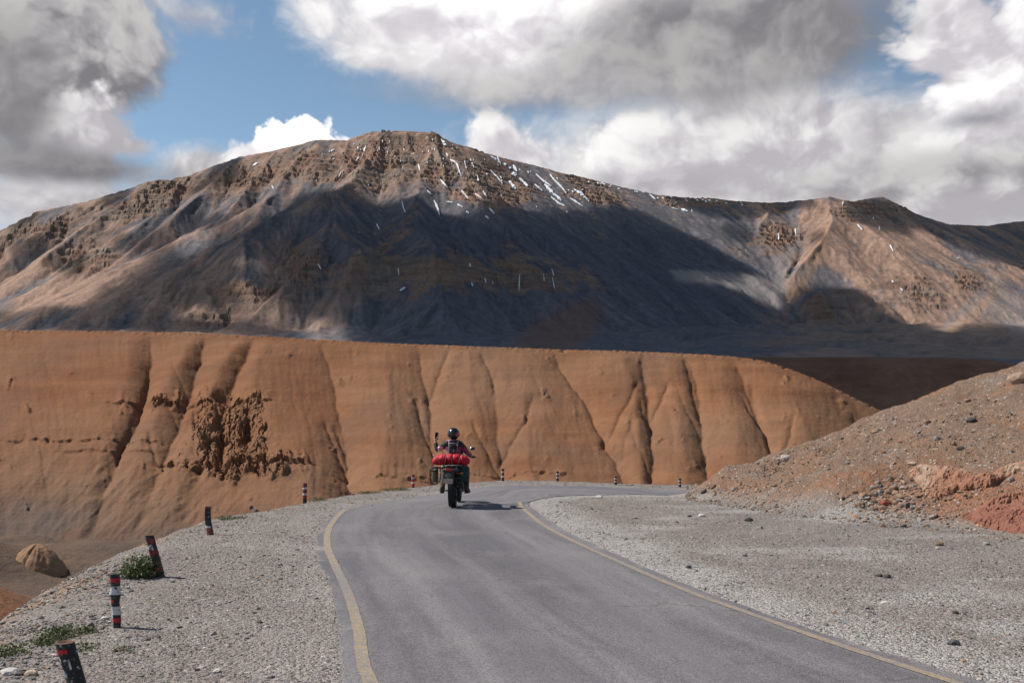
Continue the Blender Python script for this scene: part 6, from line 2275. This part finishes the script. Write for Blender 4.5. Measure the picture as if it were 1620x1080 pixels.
    b.build('lid', M_GREENBAG, sb)
    for x in (0.19, 0.30):
        b = MB()
        b.tube([(x, -0.10, 0.82), (x, -0.262, 0.78), (x, -0.258, 0.64), (x, -0.23, 0.52)], 0.006, 6)
        b.build('strap', M_BLACK, sb)
    place(sb)
    kb = empty('side_case', (0, 0, 0))
    tag(kb, 'narrow khaki case held in the left pannier frame of the motorcycle', 'case')
    b = MB()
    b.box((-0.345, -0.06, 0.645), (0.085, 0.36, 0.26), None, 0.025)
    b.build('body', M_KHAKI, kb)
    b = MB()
    b.tube([(-0.345, -0.10, 0.775), (-0.345, -0.09, 0.80), (-0.345, -0.03, 0.80), (-0.345, -0.02, 0.775)], 0.007, 6)
    b.build('handle', M_BLACK, kb)
    place(kb)


build_bike()


def skin_mesh(name, joints, edges, levels=2):
    """one continuous surface grown round a skeleton: joints {key: (co, radius)}"""
    keys = list(joints)
    me = bpy.data.meshes.new(name + '_skeleton')
    me.from_pydata([joints[k][0] for k in keys], [(keys.index(a), keys.index(b)) for a, b in edges], [])
    o = bpy.data.objects.new(name + '_skeleton', me)
    C.objects.link(o)
    sk = o.modifiers.new('skin', 'SKIN')
    sk.use_smooth_shade = True
    for i, k in enumerate(keys):
        r = joints[k][1]
        me.skin_vertices[0].data[i].radius = r if isinstance(r, tuple) else (r, r)
        me.skin_vertices[0].data[i].use_root = (i == 0)
    ss = o.modifiers.new('sub', 'SUBSURF')
    ss.levels = ss.render_levels = levels
    dg = bpy.context.evaluated_depsgraph_get()
    ev = o.evaluated_get(dg)
    m2 = bpy.data.meshes.new_from_object(ev)
    m2.name = name
    bpy.data.objects.remove(o)
    return m2


def build_rider():
    root = empty('person', (0, 0, 0))
    tag(root, 'motorcycle rider in pink and black jacket and black helmet, left hand raised', 'person')
    J = {
        'pelvis': ((0, 0.24, 0.90), (0.165, 0.125)), 'waist': ((0, 0.25, 1.03), (0.135, 0.10)), 'chest': ((-0.005, 0.27, 1.18), (0.155, 0.105)), 'upper': ((-0.01, 0.28, 1.27), (0.13, 0.09)),
        'neck': ((-0.01, 0.295, 1.345), 0.055), 'head': ((-0.01, 0.315, 1.43), (0.075, 0.085)), 'crown': ((-0.01, 0.315, 1.53), (0.06, 0.07)),
        'lsh': ((-0.165, 0.275, 1.275), 0.062), 'lel': ((-0.355, 0.28, 1.135), 0.045), 'lwr': ((-0.382, 0.34, 1.315), 0.030), 'lpalm': ((-0.385, 0.345, 1.385), (0.036, 0.020)),
        'rsh': ((0.145, 0.285, 1.265), 0.062), 'rel': ((0.250, 0.50, 1.10), 0.045), 'rwr': ((0.310, 0.82, 1.020), 0.030), 'rpalm': ((0.325, 0.90, 1.012), (0.036, 0.022)),
        'lhip': ((-0.11, 0.28, 0.88), 0.085), 'lkn': ((-0.235, 0.70, 0.74), 0.062), 'lan': ((-0.255, 0.42, 0.36), 0.042), 'ltoe': ((-0.275, 0.53, 0.315), 0.036),
        'rhip': ((0.11, 0.28, 0.88), 0.085), 'rkn': ((0.235, 0.70, 0.74), 0.062), 'ran': ((0.245, 0.42, 0.36), 0.042), 'rtoe': ((0.265, 0.53, 0.315), 0.036),
    }
    E = [('pelvis', 'waist'), ('waist', 'chest'), ('chest', 'upper'), ('upper', 'neck'), ('neck', 'head'), ('head', 'crown'),
         ('upper', 'lsh'), ('lsh', 'lel'), ('lel', 'lwr'), ('lwr', 'lpalm'), ('upper', 'rsh'), ('rsh', 'rel'), ('rel', 'rwr'), ('rwr', 'rpalm'),
         ('pelvis', 'lhip'), ('lhip', 'lkn'), ('lkn', 'lan'), ('lan', 'ltoe'), ('pelvis', 'rhip'), ('rhip', 'rkn'), ('rkn', 'ran'), ('ran', 'rtoe')]
    me = skin_mesh('body', J, E)
    # face and fingers join the same mesh
    V = [tuple(v.co) for v in me.vertices]
    Fc = [tuple(p.vertices) for p in me.polygons]
    b = MB()
    b.add(V, Fc)
    b.ball((-0.01, 0.395, 1.445), (0.014, 0.022, 0.020), 10, 8)
    for s in (-1, 1):
        b.ball((-0.01 + s * 0.032, 0.388, 1.468), (0.014, 0.010, 0.009), 10, 8)
    b.ball((-0.01, 0.388, 1.405), (0.024, 0.010, 0.007), 10, 8)
    lp = Vector((-0.385, 0.345, 1.40))
    for k, (dx, L) in enumerate(((-0.034, 0.062), (-0.036, 0.070), (-0.036, 0.066), (-0.034, 0.052))):
        z = 1.425 - 0.021 * k
        b.tube([lp + Vector((-0.012, 0.0, z - 1.40)), (lp.x + dx, 0.365, z + 0.004), (lp.x + dx + 0.006, 0.365 + L * 0.45, z + 0.006), (lp.x + dx + 0.030, 0.365 + L * 0.62, z + 0.004)], [0.0105, 0.0095, 0.0085, 0.007], 8)
    b.tube([lp + Vector((0.02, -0.012, -0.035)), lp + Vector((0.035, 0.004, 0.0)), lp + Vector((0.040, 0.018, 0.03)), lp + Vector((0.036, 0.028, 0.055))], [0.013, 0.0115, 0.010, 0.008], 8)
    rp = Vector((0.325, 0.90, 1.012))
    for k, L in enumerate((0.062, 0.070, 0.066, 0.052)):
        x = rp.x - 0.028 + 0.019 * k
        b.tube([(x, rp.y - 0.01, rp.z + 0.010), (x + 0.004, rp.y + 0.035, rp.z + 0.007), (x + 0.004, rp.y + 0.035 + L * 0.22, rp.z - 0.023), (x + 0.002, rp.y + 0.03, rp.z - 0.049)], [0.011, 0.0095, 0.0088, 0.0075], 8)
    b.tube([(rp.x - 0.03, rp.y - 0.04, rp.z - 0.010), (rp.x - 0.052, rp.y - 0.01, rp.z - 0.023), (rp.x - 0.048, rp.y + 0.02, rp.z - 0.040)], [0.013, 0.011, 0.008], 8)
    b.build('body', M_SKIN, root)

    def inflate(keys, edges, add, name):
        JJ = {}
        for k in keys:
            co, r = J[k]
            r = r if isinstance(r, tuple) else (r, r)
            JJ[k] = (co, (r[0] + add, r[1] + add))
        return JJ
    JJ = inflate(['pelvis', 'waist', 'chest', 'upper', 'lsh', 'lel', 'lwr', 'rsh', 'rel', 'rwr'], None, 0.014, 'jacket')
    JJ['collar'] = ((-0.01, 0.295, 1.35), (0.075, 0.072))
    JJ['pelvis'] = ((0, 0.25, 0.935), (0.175, 0.135))
    me = skin_mesh('jacket', JJ, [('pelvis', 'waist'), ('waist', 'chest'), ('chest', 'upper'), ('upper', 'collar'), ('upper', 'lsh'), ('lsh', 'lel'), ('lel', 'lwr'), ('upper', 'rsh'), ('rsh', 'rel'), ('rel', 'rwr')], 3)
    for q in (M_JBLACK, M_JPINK, M_JWHITE, M_JMAG):
        me.materials.append(q)
    for p in me.polygons:
        x, y, z = p.center
        i = 0
        if x < -0.165 and z < 1.27:                         # left sleeve
            if -0.30 < x < -0.215 and z > 1.10 and y < 0.40:
                i = 1
            elif -0.325 < x <= -0.30 and z < 1.24 and y < 0.40:
                i = 2
            if z > 1.225 and x < -0.2:
                i = 0
        elif x > 0.17 and z < 1.26:
            i = 3 if z < 1.20 else 0
        elif z > 1.345:
            i = 1 if x < 0.02 else 3
        elif z < 1.215:
            if x < -0.07:
                i = 1
                if z < 1.13 and x < -0.10:
                    i = 2
            elif x > 0.085:
                i = 3
        p.material_index = i
    o = bpy.data.objects.new('jacket', me)
    C.objects.link(o)
    o.parent = root
    me2 = skin_mesh('trousers', {**{k: (J[k][0], tuple(q + 0.012 for q in (J[k][1] if isinstance(J[k][1], tuple) else (J[k][1],) * 2))) for k in ('pelvis', 'lhip', 'lkn', 'lan', 'rhip', 'rkn', 'ran')}},
                    [('pelvis', 'lhip'), ('lhip', 'lkn'), ('lkn', 'lan'), ('pelvis', 'rhip'), ('rhip', 'rkn'), ('rkn', 'ran')], 2)
    me2.materials.append(M_TROUSER)
    o = bpy.data.objects.new('trousers', me2)
    C.objects.link(o)
    o.parent = root
    for s in (-1, 1):
        x = 0.252 * s
        mb = MB()
        mb.tube([(x, 0.42, 0.42), (x, 0.415, 0.36), (x + s * 0.003, 0.425, 0.315), (x + s * 0.012, 0.50, 0.300), (x + s * 0.022, 0.585, 0.296), (x + s * 0.026, 0.625, 0.292)], [0.056, 0.054, 0.056, 0.050, 0.046, 0.026], 14)
        bt = mb.build('boot', M_BOOT, root)
        mb = MB()
        mb.box((x + s * 0.01, 0.49, 0.262), (0.092, 0.28, 0.022), Matrix.Rotation(-s * 0.12, 3, 'Z'), 0.008)
        mb.build('sole', M_BLACK, bt)
    # helmet
    hc = Vector((-0.008, 0.305, 1.478))

    def hs(d, q):
        if q.z < -0.05:
            q = Vector((q.x * 0.93, q.y * 0.95, q.z * 0.92))
        return q
    mb = MB()
    mb.ball(hc, (0.127, 0.152, 0.138), 40, 26, None, hs)
    hm = mb.build('helmet', M_HELMET, root)
    mb = MB()
    V = []
    for i in range(9):
        e = -0.15 + 0.75 * i / 8
        for k in range(17):
            a = math.radians(15 + 150 * k / 16)
            V.append(hc + Vector((math.cos(a) * math.cos(e) * 0.130, math.sin(a) * math.cos(e) * 0.157, math.sin(e) * 0.140)))
    mb.add(V, [(i * 17 + k, i * 17 + k + 1, (i + 1) * 17 + k + 1, (i + 1) * 17 + k) for i in range(8) for k in range(16)])
    mb.build('visor', M_VISOR, hm)

    def patch(az0, az1, el0, el1, mat, nm):
        mb = MB()
        V = []
        for i in range(7):
            e = el0 + (el1 - el0) * i / 6
            for k in range(9):
                a = az0 + (az1 - az0) * k / 8
                d = Vector((math.sin(a) * math.cos(e) * 0.1285, -math.cos(a) * math.cos(e) * 0.1535, math.sin(e) * 0.1395))
                V.append(hc + hs(None, d))
        mb.add(V, [(i * 9 + k, i * 9 + k + 1, (i + 1) * 9 + k + 1, (i + 1) * 9 + k) for i in range(6) for k in range(8)])
        mb.build(nm, mat, hm)
    patch(0.45, 1.0, -0.28, 0.12, M_HRED, 'red_panel')
    patch(-1.25, -0.95, -0.05, 0.0, M_CHROME, 'vent')
    patch(-0.5, -0.2, 0.35, 0.42, M_GREY, 'vent')
    place(root)

    # small rucksack on the back
    bp = empty('backpack', (0, 0, 0))
    tag(bp, 'small black rucksack with grey straps worn on the rider\'s back', 'backpack')

    def pk(d, q):
        k = max(abs(d.x), abs(d.y), abs(d.z))
        return q / k ** 0.6
    mb = MB()
    mb.ball((0.0, 0.135, 1.165), (0.080, 0.055, 0.110), 24, 16, None, pk)
    mb.build('body', M_JBLACK, bp)
    mb = MB()
    mb.box((0.012, 0.075, 1.12), (0.085, 0.03, 0.09), None, 0.012)
    mb.build('pocket', M_BLACK, bp)
    mb = MB()
    mb.tube([(0.012, 0.062, 1.16), (0.012, 0.056, 1.12), (0.010, 0.058, 1.09)], 0.005, 6)
    mb.build('zip_pull', M_PACKGREY, bp)
    for s in (-1, 1):
        mb = MB()
        mb.tube([(s * 0.075, 0.10, 1.09), (s * 0.085, 0.12, 1.20), (s * 0.088, 0.16, 1.29), (s * 0.092, 0.24, 1.352), (s * 0.10, 0.33, 1.345), (s * 0.11, 0.40, 1.27)], [0.008, 0.010, 0.013, 0.015, 0.015, 0.012], 8)
        mb.build('strap', M_PACKGREY, bp)
    mb = MB()
    mb.tube([(-0.085, 0.115, 1.285), (0.0, 0.09, 1.297), (0.085, 0.115, 1.285)], 0.009, 8)
    mb.build('trim', M_PACKGREY, bp)
    place(bp)

    ph = empty('mobile_phone', (0, 0, 0))
    tag(ph, 'black mobile phone held upright in the rider\'s raised left hand', 'phone')
    R = Matrix.Rotation(math.radians(35), 3, 'Z') @ Matrix.Rotation(math.radians(5), 3, 'Y')
    mb = MB()
    mb.box((-0.368, 0.385, 1.435), (0.076, 0.012, 0.155), R, 0.004)
    mb.build('case', M_PHONE, ph)
    mb = MB()
    mb.box(Vector((-0.368, 0.385, 1.435)) + R @ Vector((0, -0.0068, 0)), (0.069, 0.0012, 0.145), R)
    mb.build('screen', M_VISOR, ph)
    place(ph)


build_rider()
